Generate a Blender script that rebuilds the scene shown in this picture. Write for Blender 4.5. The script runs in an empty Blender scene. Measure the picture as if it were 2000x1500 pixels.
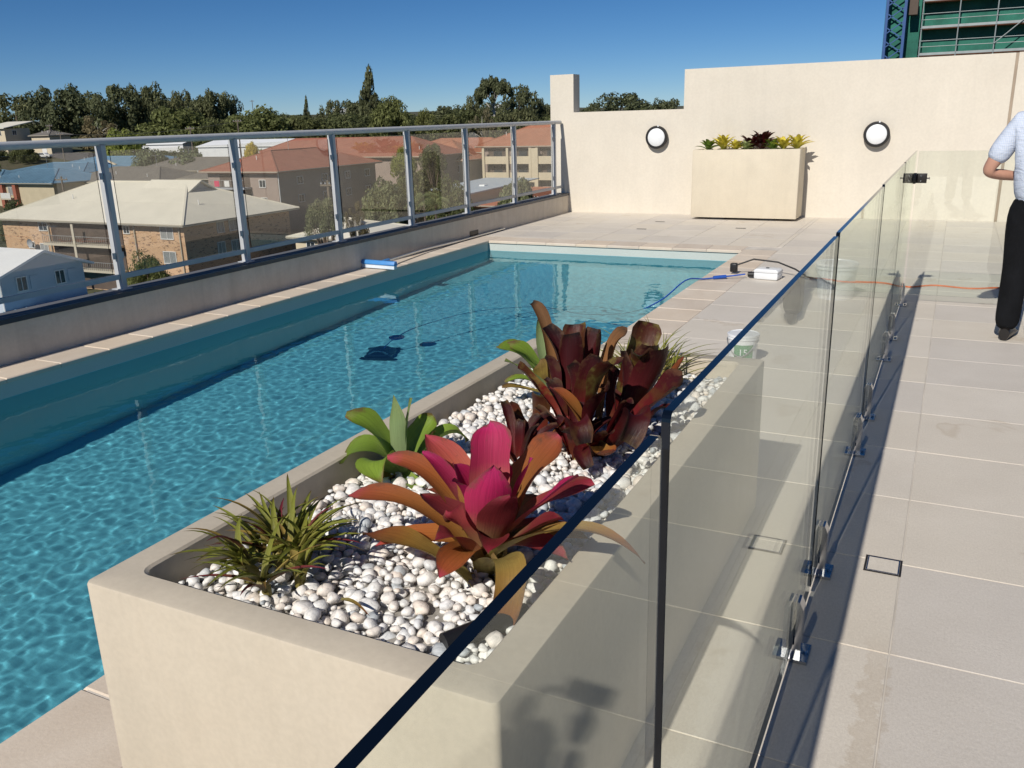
import bpy, bmesh, math, random
import numpy as np
from mathutils import Vector, Matrix, noise

R = math.radians
scene = bpy.context.scene
C = scene.collection

# ------------------------------------------------------------------ camera
CAM_Z, YAW, PITCH, ROLL, F_PX = 1.5827, 0.46769, 0.29790, -0.02854, 1692.57
cam_data = bpy.data.cameras.new('camera')
cam = bpy.data.objects.new('camera', cam_data)
C.objects.link(cam)
fwd = Vector((-math.sin(YAW) * math.cos(PITCH), math.cos(YAW) * math.cos(PITCH), -math.sin(PITCH)))
rgt = Vector((math.cos(YAW), math.sin(YAW), 0))
dwn = fwd.cross(rgt)
r2 = rgt * math.cos(ROLL) - dwn * math.sin(ROLL)
d2 = rgt * math.sin(ROLL) + dwn * math.cos(ROLL)
mw = Matrix((( r2.x, -d2.x, -fwd.x, 0), (r2.y, -d2.y, -fwd.y, 0), (r2.z, -d2.z, -fwd.z, CAM_Z), (0, 0, 0, 1)))
cam.matrix_world = mw
cam_data.sensor_width = 36
cam_data.lens = 36 * F_PX / 2000
cam_data.clip_start = 0.02
cam_data.clip_end = 20000
scene.camera = cam

# ------------------------------------------------------------------ sky, sun, exposure
SUN_ELEV = R(38.0)
SUN_OFF = R(4.5)                      # shadows run along +Y, turned 4.5 degrees towards +X
shadow_dir = Vector((math.sin(SUN_OFF), math.cos(SUN_OFF), 0))
light_dir = (shadow_dir * math.cos(SUN_ELEV) + Vector((0, 0, -math.sin(SUN_ELEV)))).normalized()
world = bpy.data.worlds.new('World')
scene.world = world
world.use_nodes = True
wn = world.node_tree
bg = wn.nodes['Background']
sky = wn.nodes.new('ShaderNodeTexSky')
sky.sky_type = 'NISHITA'
sky.sun_disc = False
sky.sun_elevation = SUN_ELEV
sky.sun_rotation = math.atan2(-shadow_dir.x, -shadow_dir.y)
sky.altitude = 1500
sky.air_density = 0.7
sky.dust_density = 0.0
sky.ozone_density = 6.0
hsv = wn.nodes.new('ShaderNodeHueSaturation')          # a clear, deep blue day over the whole sky
hsv.inputs['Saturation'].default_value = 1.17
wn.links.new(sky.outputs[0], hsv.inputs['Color'])
wn.links.new(hsv.outputs[0], bg.inputs[0])
bg.inputs[1].default_value = 0.06
sun_data = bpy.data.lights.new('sun', 'SUN')
sun_data.energy = 4.0
sun_data.angle = R(0.53)
sun_data.color = (1.0, 0.945, 0.86)
sun = bpy.data.objects.new('sun', sun_data)
C.objects.link(sun)
sun.rotation_euler = light_dir.to_track_quat('-Z', 'Y').to_euler()
sun.location = (0, 0, 40)
scene.view_settings.view_transform = 'Standard'
scene.view_settings.look = 'None'
scene.view_settings.exposure = 0.12
scene.view_settings.gamma = 1
scene.view_settings.use_curve_mapping = False
scene.render.engine = 'CYCLES'
cy = scene.cycles
cy.max_bounces = 8
cy.diffuse_bounces = 3
cy.glossy_bounces = 3
cy.transmission_bounces = 4
cy.transparent_max_bounces = 24
cy.volume_bounces = 0
cy.sample_clamp_indirect = 3.0
cy.use_denoising = True
cy.caustics_refractive = True
cy.caustics_reflective = False
cy.blur_glossy = 0.3

# ------------------------------------------------------------------ helpers
rng = random.Random(7)


class MB:
    """Collects verts and faces; build() links them as one mesh object."""
    def __init__(self):
        self.v, self.f, self.m, self.uv = [], [], [], {}

    def add(self, verts, faces, mi=0):
        o = len(self.v)
        self.v += [tuple(p) for p in verts]
        for f in faces:
            self.f.append(tuple(i + o for i in f))
            self.m.append(mi)

    def box(self, x0, x1, y0, y1, z0, z1, mi=0):
        self.add([(x0, y0, z0), (x1, y0, z0), (x1, y1, z0), (x0, y1, z0), (x0, y0, z1), (x1, y0, z1), (x1, y1, z1), (x0, y1, z1)],
                 [(3, 2, 1, 0), (4, 5, 6, 7), (0, 1, 5, 4), (1, 2, 6, 5), (2, 3, 7, 6), (3, 0, 4, 7)], mi)

    def bar(self, a, b, w, h=None, mi=0):
        a, b = Vector(a), Vector(b)
        h = h or w
        t = (b - a).normalized()
        s = t.cross(Vector((0, 0, 1)))
        s = s.normalized() if s.length > 1e-4 else Vector((1, 0, 0))
        u = s.cross(t)
        vs = []
        for p in (a, b):
            for i, j in ((-1, -1), (1, -1), (1, 1), (-1, 1)):
                vs.append(p + s * (i * w / 2) + u * (j * h / 2))
        self.add(vs, [(0, 1, 2, 3), (7, 6, 5, 4), (0, 4, 5, 1), (1, 5, 6, 2), (2, 6, 7, 3), (3, 7, 4, 0)], mi)

    def tube(self, pts, rad, n=8, mi=0, caps=True):
        pts = [Vector(p) for p in pts]
        rads = rad if isinstance(rad, (list, tuple)) else [rad] * len(pts)
        o = len(self.v)
        prev = None
        for i, p in enumerate(pts):
            t = (pts[min(i + 1, len(pts) - 1)] - pts[max(i - 1, 0)]).normalized()
            if prev is None:
                s = t.cross(Vector((0, 0, 1)))
                s = s.normalized() if s.length > 1e-3 else Vector((1, 0, 0))
            else:
                s = (prev - t * prev.dot(t)).normalized()
            prev = s
            u = t.cross(s)
            for k in range(n):
                a = 2 * math.pi * k / n
                self.v.append(tuple(p + (s * math.cos(a) + u * math.sin(a)) * rads[i]))
        for i in range(len(pts) - 1):
            for k in range(n):
                k2 = (k + 1) % n
                self.f.append((o + i * n + k, o + i * n + k2, o + (i + 1) * n + k2, o + (i + 1) * n + k))
                self.m.append(mi)
        if caps:
            self.f.append(tuple(o + k for k in reversed(range(n))))
            self.m.append(mi)
            self.f.append(tuple(o + (len(pts) - 1) * n + k for k in range(n)))
            self.m.append(mi)

    def lathe(self, prof, n=24, mi=0, close=True, center=(0, 0, 0), axis='Z'):
        o = len(self.v)
        for r, z in prof:
            for k in range(n):
                a = 2 * math.pi * k / n
                if axis == 'Z':
                    p = (r * math.cos(a), r * math.sin(a), z)
                else:
                    p = (r * math.cos(a), z, r * math.sin(a))
                self.v.append((p[0] + center[0], p[1] + center[1], p[2] + center[2]))
        for i in range(len(prof) - 1):
            for k in range(n):
                k2 = (k + 1) % n
                q = (o + i * n + k, o + i * n + k2, o + (i + 1) * n + k2, o + (i + 1) * n + k)
                self.f.append(q if axis == 'Z' else tuple(reversed(q)))
                self.m.append(mi)
        if close:
            b = tuple(o + k for k in range(n))
            t = tuple(o + (len(prof) - 1) * n + k for k in range(n))
            self.f.append(tuple(reversed(b)) if axis == 'Z' else b)
            self.m.append(mi)
            self.f.append(t if axis == 'Z' else tuple(reversed(t)))
            self.m.append(mi)

    def prism(self, poly, axis, a, b, mi=0):
        """poly: 2D outline; extruded along axis from a to b ('Y': poly is (x,z); 'X': (y,z); 'Z': (x,y))."""
        n = len(poly)
        def P(p, t):
            return {'Y': (p[0], t, p[1]), 'X': (t, p[0], p[1]), 'Z': (p[0], p[1], t)}[axis]
        vs = [P(p, a) for p in poly] + [P(p, b) for p in poly]
        fs = [tuple(range(n)), tuple(reversed(range(n, 2 * n)))]
        fs += [(i, i + n, (i + 1) % n + n, (i + 1) % n) for i in range(n)]
        self.add(vs, fs, mi)

    def mesh(self, name, mats, smooth=False, fix=True):
        me = bpy.data.meshes.new(name)
        me.from_pydata(self.v, [], self.f)
        for m in (mats if isinstance(mats, (list, tuple)) else [mats]):
            me.materials.append(m)
        if any(self.m):
            me.polygons.foreach_set('material_index', self.m)
        if fix:
            bm = bmesh.new()
            bm.from_mesh(me)
            bmesh.ops.recalc_face_normals(bm, faces=bm.faces)
            bm.to_mesh(me)
            bm.free()
        if smooth:
            me.polygons.foreach_set('use_smooth', [True] * len(me.polygons))
        me.update()
        return me

    def build(self, name, mats, parent=None, smooth=False, loc=None, bevel=0, seg=2, autosmooth=None):
        me = self.mesh(name, mats, smooth or bool(bevel))
        if bevel:
            bm = bmesh.new()
            bm.from_mesh(me)
            bmesh.ops.remove_doubles(bm, verts=bm.verts, dist=1e-5)
            es = [e for e in bm.edges if len(e.link_faces) == 2 and e.calc_face_angle(0) > 0.5]
            bmesh.ops.bevel(bm, geom=es, offset=bevel, segments=seg, profile=0.5, affect='EDGES')
            bm.to_mesh(me)
            bm.free()
            me.polygons.foreach_set('use_smooth', [True] * len(me.polygons))
            me.set_sharp_from_angle(angle=R(50))
        elif smooth:
            me.set_sharp_from_angle(angle=R(autosmooth or 45))
        return link(name, me, parent, loc)


def link(name, me, parent=None, loc=None):
    o = bpy.data.objects.new(name, me)
    C.objects.link(o)
    if parent is not None:
        o.parent = parent
    if loc is not None:
        o.location = loc
    return o


def tag(o, label=None, cat=None, group=None, kind=None):
    if label: o['label'] = label
    if cat: o['category'] = cat
    if group: o['group'] = group
    if kind: o['kind'] = kind
    return o


def empty(name, loc, label=None, cat=None, group=None, rz=0, kind=None):
    o = bpy.data.objects.new(name, None)
    o.empty_display_size = 0.1
    C.objects.link(o)
    o.location = loc
    o.rotation_euler = (0, 0, rz)
    return tag(o, label, cat, group, kind)


def copy_tree(o, parent=None):
    c = o.copy()
    C.objects.link(c)
    c.parent = parent
    for ch in [k for k in o.children]:
        copy_tree(ch, c)
    return c


# ------------------------------------------------------------------ materials
def new_mat(name):
    m = bpy.data.materials.new(name)
    m.use_nodes = True
    nt = m.node_tree
    return m, nt, nt.nodes['Principled BSDF'], nt.nodes['Material Output']


def N(nt, typ, **kw):
    n = nt.nodes.new(typ)
    for k, v in kw.items():
        setattr(n, k, v)
    return n


def ramp(nt, fac, stops):
    r = nt.nodes.new('ShaderNodeValToRGB')
    e = r.color_ramp.elements
    while len(e) < len(stops):
        e.new(0.5)
    for i, (p, c) in enumerate(stops):
        e[i].position = p
        e[i].color = (*c, 1) if len(c) == 3 else c
    if fac is not None:
        nt.links.new(fac, r.inputs[0])
    return r.outputs[0]


def noise_tex(nt, scale, detail=3, rough=0.55, coord='world', vec=None, stretch=None, dist=0):
    if vec is None:
        if coord == 'world':
            vec = N(nt, 'ShaderNodeNewGeometry').outputs['Position']
        else:
            vec = N(nt, 'ShaderNodeTexCoord').outputs['Object']
    if stretch:
        mp = N(nt, 'ShaderNodeMapping')
        mp.inputs['Scale'].default_value = stretch
        nt.links.new(vec, mp.inputs[0])
        vec = mp.outputs[0]
    n = N(nt, 'ShaderNodeTexNoise')
    n.inputs['Scale'].default_value = scale
    n.inputs['Detail'].default_value = detail
    n.inputs['Roughness'].default_value = rough
    n.inputs['Distortion'].default_value = dist
    nt.links.new(vec, n.inputs['Vector'])
    return n.outputs[0]


def mixc(nt, fac, a, b, mode='MIX'):
    m = N(nt, 'ShaderNodeMix', data_type='RGBA', blend_type=mode)
    for sock, val in ((m.inputs[0], fac), (m.inputs[6], a), (m.inputs[7], b)):
        if isinstance(val, (int, float)):
            sock.default_value = val
        elif isinstance(val, (tuple, list)):
            sock.default_value = (*val, 1) if len(val) == 3 else val
        else:
            nt.links.new(val, sock)
    return m.outputs[2]


def math_n(nt, op, a, b=None, clamp=False):
    m = N(nt, 'ShaderNodeMath', operation=op, use_clamp=clamp)
    for s, v in ((m.inputs[0], a), (m.inputs[1], b)):
        if v is None: continue
        if isinstance(v, (int, float)):
            s.default_value = v
        else:
            nt.links.new(v, s)
    return m.outputs[0]


def scale_c(c, k):
    return tuple(min(1, x * k) for x in c)


def plain(name, col, rough=0.6, var=0.12, scale=4.0, bump=0.0, bscale=60, metal=0.0, spec=0.5, coord='world', obj_var=0.0, stretch=None, col2=None, fine=0.0, dist=0.004, runs=0.0):
    """Procedural material: noise-varied base colour, optional bump, optional per-object variation."""
    m, nt, bs, out = new_mat(name)
    f = noise_tex(nt, scale, 4, 0.6, coord, stretch=stretch)
    lo, hi = (scale_c(col, 1 - var), scale_c(col, 1 + var)) if col2 is None else (col, col2)
    c = ramp(nt, f, [(0.3, lo), (0.7, hi)])
    if fine:
        f2 = noise_tex(nt, scale * 22, 2, 0.5, coord)
        c = mixc(nt, fine, c, ramp(nt, f2, [(0.35, scale_c(col, 0.55)), (0.65, scale_c(col, 1.3))]))
    if runs:                                             # faint vertical water runs and trowel clouds
        r1 = noise_tex(nt, 1.0, 4, 0.65, coord, stretch=(7, 7, 0.55), dist=0.3)
        r2_ = noise_tex(nt, 2.4, 5, 0.7, coord, dist=1.5)
        c = mixc(nt, 1.0, c, ramp(nt, r1, [(0.38, (1 - runs,) * 3), (0.55, (1,) * 3)]), 'MULTIPLY')
        c = mixc(nt, 1.0, c, ramp(nt, r2_, [(0.36, (1 - runs * 0.8, 1 - runs, 1 - runs * 1.2)), (0.6, (1,) * 3)]), 'MULTIPLY')
    if obj_var:
        oi = N(nt, 'ShaderNodeObjectInfo')
        k = math_n(nt, 'MULTIPLY_ADD', oi.outputs['Random'], 2 * obj_var)
        nt.nodes[-1].inputs[2].default_value = 1 - obj_var
        cc = N(nt, 'ShaderNodeCombineColor')
        for i in range(3):
            nt.links.new(k, cc.inputs[i])
        c = mixc(nt, 1.0, c, cc.outputs[0], 'MULTIPLY')
    nt.links.new(c, bs.inputs['Base Color'])
    bs.inputs['Roughness'].default_value = rough
    bs.inputs['Metallic'].default_value = metal
    bs.inputs['Specular IOR Level'].default_value = spec
    if bump:
        fb = noise_tex(nt, bscale, 3, 0.6, coord)
        b = N(nt, 'ShaderNodeBump')
        b.inputs['Strength'].default_value = bump
        b.inputs['Distance'].default_value = dist
        nt.links.new(fb, b.inputs['Height'])
        nt.links.new(b.outputs[0], bs.inputs['Normal'])
    return m


def pane_mat(name, tint, r0=0.045, gloss_tint=(1, 1, 1), dust=0.0):
    """Thin sheet glass: straight transmission, mirror reflection by Schlick's law (same from both sides)."""
    m = bpy.data.materials.new(name)
    m.use_nodes = True
    nt = m.node_tree
    nt.nodes.clear()
    out = N(nt, 'ShaderNodeOutputMaterial')
    tr = N(nt, 'ShaderNodeBsdfTransparent')
    tr.inputs[0].default_value = (*tint, 1)
    gl = N(nt, 'ShaderNodeBsdfGlossy')
    gl.inputs['Roughness'].default_value = 0.0
    gl.inputs[0].default_value = (*gloss_tint, 1)
    lw = N(nt, 'ShaderNodeLayerWeight')
    lw.inputs[0].default_value = 0.5
    p = math_n(nt, 'POWER', lw.outputs['Facing'], 6.8)
    f = math_n(nt, 'MULTIPLY_ADD', p, 1 - r0)
    nt.nodes[-1].inputs[2].default_value = r0
    mx = N(nt, 'ShaderNodeMixShader')
    nt.links.new(f, mx.inputs[0])
    nt.links.new(tr.outputs[0], mx.inputs[1])
    nt.links.new(gl.outputs[0], mx.inputs[2])
    if dust:                                   # dried water spots and smears on the pane
        df = N(nt, 'ShaderNodeBsdfDiffuse')
        df.inputs[0].default_value = (0.6, 0.6, 0.57, 1)
        sm = ramp(nt, noise_tex(nt, 3.0, 5, 0.7, stretch=(1, 1, 0.35), dist=0.8), [(0.45, (0, 0, 0)), (0.75, (dust,) * 3)])
        sp = ramp(nt, noise_tex(nt, 75, 2, 0.5), [(0.68, (0, 0, 0)), (0.74, (dust * 1.6,) * 3)])
        m2 = N(nt, 'ShaderNodeMixShader')
        nt.links.new(math_n(nt, 'ADD', sm, sp), m2.inputs[0])
        nt.links.new(mx.outputs[0], m2.inputs[1])
        nt.links.new(df.outputs[0], m2.inputs[2])
        mx = m2
    nt.links.new(mx.outputs[0], out.inputs[0])
    return m
# ------------------------------------------------------------------ materials of the roof terrace
M = {}
M['render_cream'] = plain('cream_render', (0.685, 0.63, 0.535), 0.85, 0.04, 1.3, bump=0.25, bscale=260, dist=0.0015, fine=0.06, runs=0.022)
M['render_taupe'] = plain('taupe_render', (0.64, 0.58, 0.50), 0.85, 0.06, 2.0, bump=0.25, bscale=260, dist=0.0015, fine=0.06, runs=0.09)
M['joint'] = plain('joint_sealant', (0.36, 0.29, 0.22), 0.7)
M['grout'] = plain('grout', (0.58, 0.535, 0.475), 0.9, 0.2, 3.0)
M['cap'] = plain('cap_flashing', (0.13, 0.135, 0.15), 0.8, 0.1, 3)
M['cap_lip'] = plain('cap_lip', (0.018, 0.022, 0.04), 0.35, 0.1, 3)
M['alu'] = plain('powder_coat_grey', (0.50, 0.51, 0.52), 0.5, 0.06, 6, metal=0.0)
M['black'] = plain('black_plastic', (0.012, 0.012, 0.013), 0.4, 0.15, 20)
M['chrome'] = plain('polished_steel', (0.50, 0.50, 0.51), 0.2, 0.05, 8, metal=1.0)
M['dark_metal'] = plain('dark_bronze', (0.03, 0.026, 0.024), 0.4, 0.15, 30, metal=0.4)
M['pane_fence'] = pane_mat('fence_glass', (0.965, 0.985, 0.968), gloss_tint=(0.93, 0.96, 0.92))
M['pane_bal'] = pane_mat('balustrade_glass', (0.925, 0.925, 0.905), r0=0.05)
M['glass_edge'] = plain('glass_edge', (0.003, 0.006, 0.013), 0.08, 0.2, 9, spec=0.38)


def tile_mat():
    """Stone look porcelain: mottled warm grey, a little different from tile to tile, water stains with a shape of their own."""
    m, nt, bs, out = new_mat('deck_tile')
    base = ramp(nt, noise_tex(nt, 2.2, 5, 0.62), [(0.3, (0.63, 0.58, 0.51)), (0.7, (0.71, 0.66, 0.59))])
    fine = ramp(nt, noise_tex(nt, 160, 3, 0.7, stretch=(1, 0.45, 1)), [(0.32, (0.50, 0.455, 0.395)), (0.68, (0.80, 0.75, 0.68))])
    c = mixc(nt, 0.30, base, fine)
    oi = N(nt, 'ShaderNodeObjectInfo')
    tint = ramp(nt, oi.outputs['Random'], [(0, (0.90, 0.895, 0.90)), (0.5, (1, 0.99, 0.97)), (1, (0.97, 0.95, 0.91))])
    c = mixc(nt, 1.0, c, tint, 'MULTIPLY')
    # rust brown tide marks near a few joints and below the far planter
    st = noise_tex(nt, 1.7, 4, 0.6, dist=0.6)
    edge = ramp(nt, st, [(0.64, (0, 0, 0)), (0.665, (0.28, 0.28, 0.28)), (0.69, (0.1, 0.1, 0.1)), (0.8, (0.06, 0.06, 0.06))])
    c = mixc(nt, edge, c, (0.36, 0.26, 0.15))
    # old brown water stain that has soaked in along one joint near the gate side
    sp = N(nt, 'ShaderNodeSeparateXYZ')
    nt.links.new(N(nt, 'ShaderNodeNewGeometry').outputs['Position'], sp.inputs[0])
    w1 = math_n(nt, 'MULTIPLY', math_n(nt, 'SUBTRACT', noise_tex(nt, 14, 4, 0.7), 0.5), 0.16)
    dx = math_n(nt, 'ABSOLUTE', math_n(nt, 'ADD', math_n(nt, 'ADD', sp.outputs[0], 0.05), w1))
    near_ = ramp(nt, math_n(nt, 'MULTIPLY', dx, 10.0), [(0.0, (0.20,) * 3), (0.28, (0.27,) * 3), (0.42, (0.0,) * 3)])
    yy_ = ramp(nt, math_n(nt, 'MULTIPLY', sp.outputs[1], 0.25), [(0.60, (1,) * 3), (0.66, (0,) * 3)])
    c = mixc(nt, math_n(nt, 'MULTIPLY', near_, yy_), c, (0.37, 0.27, 0.16))
    nt.links.new(c, bs.inputs['Base Color'])
    rr = ramp(nt, noise_tex(nt, 5, 3), [(0.3, (0.48,) * 3), (0.7, (0.66,) * 3)])
    nt.links.new(rr, bs.inputs['Roughness'])
    bs.inputs['Specular IOR Level'].default_value = 0.35
    b = N(nt, 'ShaderNodeBump')
    b.inputs['Strength'].default_value = 0.5
    b.inputs['Distance'].default_value = 0.002
    nt.links.new(noise_tex(nt, 90, 5, 0.7), b.inputs['Height'])
    nt.links.new(b.outputs[0], bs.inputs['Normal'])
    return m


def travertine_mat():
    m, nt, bs, out = new_mat('travertine')
    base = ramp(nt, noise_tex(nt, 3.2, 5, 0.6, stretch=(1, 0.5, 1), dist=0.4), [(0.28, (0.63, 0.545, 0.445)), (0.52, (0.70, 0.62, 0.52)), (0.75, (0.77, 0.705, 0.61))])
    fine = ramp(nt, noise_tex(nt, 90, 4, 0.7), [(0.3, (0.42, 0.34, 0.27)), (0.7, (0.70, 0.61, 0.52))])
    c = mixc(nt, 0.2, base, fine)
    oi = N(nt, 'ShaderNodeObjectInfo')
    tint = ramp(nt, oi.outputs['Random'], [(0, (0.88, 0.86, 0.85)), (0.5, (1, 0.985, 0.97)), (1, (1.0, 0.95, 0.89))])
    c = mixc(nt, 1.0, c, tint, 'MULTIPLY')
    nt.links.new(c, bs.inputs['Base Color'])
    bs.inputs['Roughness'].default_value = 0.7
    b = N(nt, 'ShaderNodeBump')
    b.inputs['Strength'].default_value = 0.35
    b.inputs['Distance'].default_value = 0.003
    nt.links.new(noise_tex(nt, 70, 5, 0.7), b.inputs['Height'])
    nt.links.new(b.outputs[0], bs.inputs['Normal'])
    return m


def pebblecrete_mat():
    m, nt, bs, out = new_mat('pool_finish')
    base = ramp(nt, noise_tex(nt, 1.2, 3), [(0.3, (0.44, 0.49, 0.455)), (0.7, (0.52, 0.57, 0.53))])
    sp = ramp(nt, noise_tex(nt, 240, 2, 0.6), [(0.35, (0.34, 0.38, 0.37)), (0.5, (0.60, 0.63, 0.60)), (0.7, (0.80, 0.81, 0.77))])
    pale = mixc(nt, 0.45, base, sp)
    fl = ramp(nt, noise_tex(nt, 1.5, 3), [(0.3, (0.34, 0.70, 0.77)), (0.7, (0.39, 0.76, 0.82))])
    sp2 = ramp(nt, noise_tex(nt, 200, 2, 0.6), [(0.35, (0.20, 0.50, 0.60)), (0.7, (0.46, 0.77, 0.82))])
    deep = mixc(nt, 0.35, fl, sp2)
    # render band round the waterline above, blue pebble finish below
    sep = N(nt, 'ShaderNodeSeparateXYZ')
    nt.links.new(N(nt, 'ShaderNodeNewGeometry').outputs['Position'], sep.inputs[0])
    up = math_n(nt, 'GREATER_THAN', sep.outputs[2], -0.133)
    nt.links.new(mixc(nt, up, deep, pale), bs.inputs['Base Color'])
    bs.inputs['Roughness'].default_value = 0.8
    return m


M['tile'] = tile_mat()
M['travertine'] = travertine_mat()
M['pool'] = pebblecrete_mat()

# ------------------------------------------------------------------ pool, deck, parapet, wall
PX0, PX1, PY0, PY1 = -5.557, -2.155, -0.25, 10.42          # inner edge of the coping
WATER_Z = -0.135
OV = 0.018                                                # coping overhang
WX = -5.90                                                # inner face of the parapet
WALL_Y = 14.05


def floor_z(y):
    return -1.78 + (y - 1.0) * 0.082


mb = MB()
x0, x1, y0, y1 = PX0 - OV, PX1 + OV, PY0 - OV, PY1 + OV
zb = -2.1
mb.box(x0 - 0.3, x0, y0 - 0.3, y1 + 0.3, zb, -0.03)
mb.box(x1, x1 + 0.3, y0 - 0.3, y1 + 0.3, zb, -0.03)
mb.box(x0, x1, y0 - 0.3, y0, zb, -0.03)
mb.box(x0, x1, y1, y1 + 0.3, zb, -0.03)
mb.prism([(y0, zb), (y1, zb), (y1, floor_z(y1)), (y0, floor_z(y0))], 'X', x0, x1)
pool = tag(mb.build('pool', M['pool']), kind='structure')
pool.cycles.is_caustics_receiver = True

# water surface: gently rippled, real geometry
def ripple(x, y):
    z = 0.0
    z += 0.0010 * noise.noise((x * 2.9 + 3, y * 2.4, 1.3))
    z += 0.00058 * noise.noise((x * 8.0 + 1.4 * y, y * 5.5 - 0.8 * x, 5.7))
    z += 0.00040 * noise.noise((x * 16 - 2 * y, y * 12 + 2 * x, 9.1))
    z += 0.00028 * noise.noise((x * 31 + 3 * y, y * 23, 2.2))
    return z


wx0, wx1, wy0, wy1 = x0 - 0.006, x1 + 0.006, y0 - 0.006, y1 + 0.006
nx, ny = 200, 620
xs = np.linspace(wx0, wx1, nx)
ys = np.linspace(wy0, wy1, ny)
wv = [(x, y, WATER_Z + ripple(x, y)) for y in ys for x in xs]
wf = [(j * nx + i, j * nx + i + 1, (j + 1) * nx + i + 1, (j + 1) * nx + i) for j in range(ny - 1) for i in range(nx - 1)]
me = bpy.data.meshes.new('water')
nb = len(wf)
me.from_pydata(wv, [], wf)
me.polygons.foreach_set('use_smooth', [i < nb for i in range(len(wf))])
m, nt, bs, out = new_mat('pool_water')
nt.nodes.remove(bs)
gl = N(nt, 'ShaderNodeBsdfGlass')
gl.inputs['IOR'].default_value = 1.333
gl.inputs['Roughness'].default_value = 0.0
gl.inputs['Color'].default_value = (0.59, 0.83, 0.885, 1)
nt.links.new(gl.outputs[0], out.inputs['Surface'])
M['water'] = m
me.materials.append(m)
water = tag(link('water', me), kind='structure')
water.cycles.is_caustics_caster = True
sun_data.cycles.is_caustics_light = True

# deck slab under the tiles (also the grout colour between them)
GZ = -0.0035
DX1, DY0 = 6.0, -7.0
mb = MB()
mb.box(x1 + 0.3, DX1, DY0, WALL_Y, -0.35, GZ)
mb.box(x1 + 0.001, x1 + 0.3, DY0, WALL_Y, -0.029, GZ)
mb.box(WX - 0.2, x1, y1 + 0.001, WALL_Y, -0.029, GZ)
mb.box(WX - 0.2, x1, DY0, y0 - 0.001, -0.029, GZ)
mb.box(WX - 0.2, x0 - 0.001, y0, y1, -0.029, GZ)
deck = tag(mb.build('deck', M['grout']), kind='structure')

# floor tiles 600 x 600, joints at X = -0.02 + 0.6 i and Y = 3.72 + 0.6 j; each is a part of the deck
G = 0.0022
tile_cache = {}


def piece(name, parent, m, xa, xb, ya, yb, th, top=0.0, bevel=0.0015, cache=tile_cache):
    w, l = round(xb - xa, 4), round(yb - ya, 4)
    key = (name, w, l, th)
    if key not in cache:
        q = MB()
        bv = bevel
        q.add([(-w/2, -l/2, -th), (w/2, -l/2, -th), (w/2, l/2, -th), (-w/2, l/2, -th),
               (-w/2, -l/2, -bv), (w/2, -l/2, -bv), (w/2, l/2, -bv), (-w/2, l/2, -bv),
               (-w/2+bv, -l/2+bv, 0), (w/2-bv, -l/2+bv, 0), (w/2-bv, l/2-bv, 0), (-w/2+bv, l/2-bv, 0)],
              [(3, 2, 1, 0), (0, 1, 5, 4), (1, 2, 6, 5), (2, 3, 7, 6), (3, 0, 4, 7), (4, 5, 9, 8), (5, 6, 10, 9), (6, 7, 11, 10), (7, 4, 8, 11), (8, 9, 10, 11)])
        cache[key] = q.mesh(name, m)
    o = link(name, cache[key], parent, ((xa + xb) / 2, (ya + yb) / 2, top))
    return o


def cuts(a, b, origin, step):
    k = math.ceil((a - origin) / step + 1e-6)
    out = [a]
    while origin + k * step < b - 1e-6:
        out.append(origin + k * step)
        k += 1
    out.append(b)
    return out


def lay_tiles(xa, xb, ya, yb):
    cx, cyy = cuts(xa, xb, -0.02, 0.6), cuts(ya, yb, 3.72, 0.6)
    for i in range(len(cx) - 1):
        for j in range(len(cyy) - 1):
            if cx[i + 1] - cx[i] < 0.03 or cyy[j + 1] - cyy[j] < 0.03:
                continue
            piece('tile', deck, M['tile'], cx[i] + G, cx[i + 1] - G, cyy[j] + G, cyy[j + 1] - G, 0.003, rng.uniform(-0.0006, 0.0004))


CW = 0.395                                                # coping width
lay_tiles(PX1 + CW, 2.38, 0.12, WALL_Y)
lay_tiles(WX, PX1 + CW, PY1 + CW - 0.01, WALL_Y)
mb = MB()                                                 # tiled floor outside the picture, one sheet
mb.box(2.384, DX1, DY0, WALL_Y, GZ, 0.0)
mb.box(WX, 2.38, DY0, PY0 - CW - 0.003, GZ, 0.0)
mb.box(PX1 + CW + 0.003, 2.38, PY0 - CW, 0.116, GZ, 0.0)
mb.build('tile_field', M['tile'], deck)

cop = {}
for k in range(40):                                       # left coping, 410 mm pieces
    ya = 3.472 + (k - 7) * 0.411
    if ya + 0.411 > PY1 or ya < PY0 - 0.4: continue
    piece('coping_stone', deck, M['travertine'], WX + 0.002, PX0, ya + 0.002, ya + 0.409, 0.032, rng.uniform(0.0, 0.002), 0.007, cop)
yl = 3.472 + math.floor((PY1 - 3.472) / 0.411) * 0.411
piece('coping_stone', deck, M['travertine'], WX + 0.002, PX0, yl + 0.002, PY1 + CW - 0.012, 0.032, 0.001, 0.007, cop)
for k in range(40):                                       # right coping
    ya = 7.05 + (k - 16) * 0.436
    if ya < PY0 - 0.45 or ya + 0.436 > PY1 + CW: continue
    piece('coping_stone', deck, M['travertine'], PX1, PX1 + CW - 0.003, ya + 0.002, ya + 0.434, 0.032, rng.uniform(0.0, 0.002), 0.007, cop)
n = 8
for k in range(n):                                        # far coping
    xa = PX0 + 0.002 + k * (PX1 - PX0 - 0.004) / n
    piece('coping_stone', deck, M['travertine'], xa + 0.002, xa + (PX1 - PX0 - 0.004) / n - 0.002, PY1, PY1 + CW - 0.014, 0.032, rng.uniform(0.0, 0.002), 0.007, cop)
    piece('coping_stone', deck, M['travertine'], xa + 0.002, xa + (PX1 - PX0 - 0.004) / n - 0.002, PY0 - CW + 0.01, PY0, 0.032, rng.uniform(0.0, 0.002), 0.007, cop)

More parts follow.
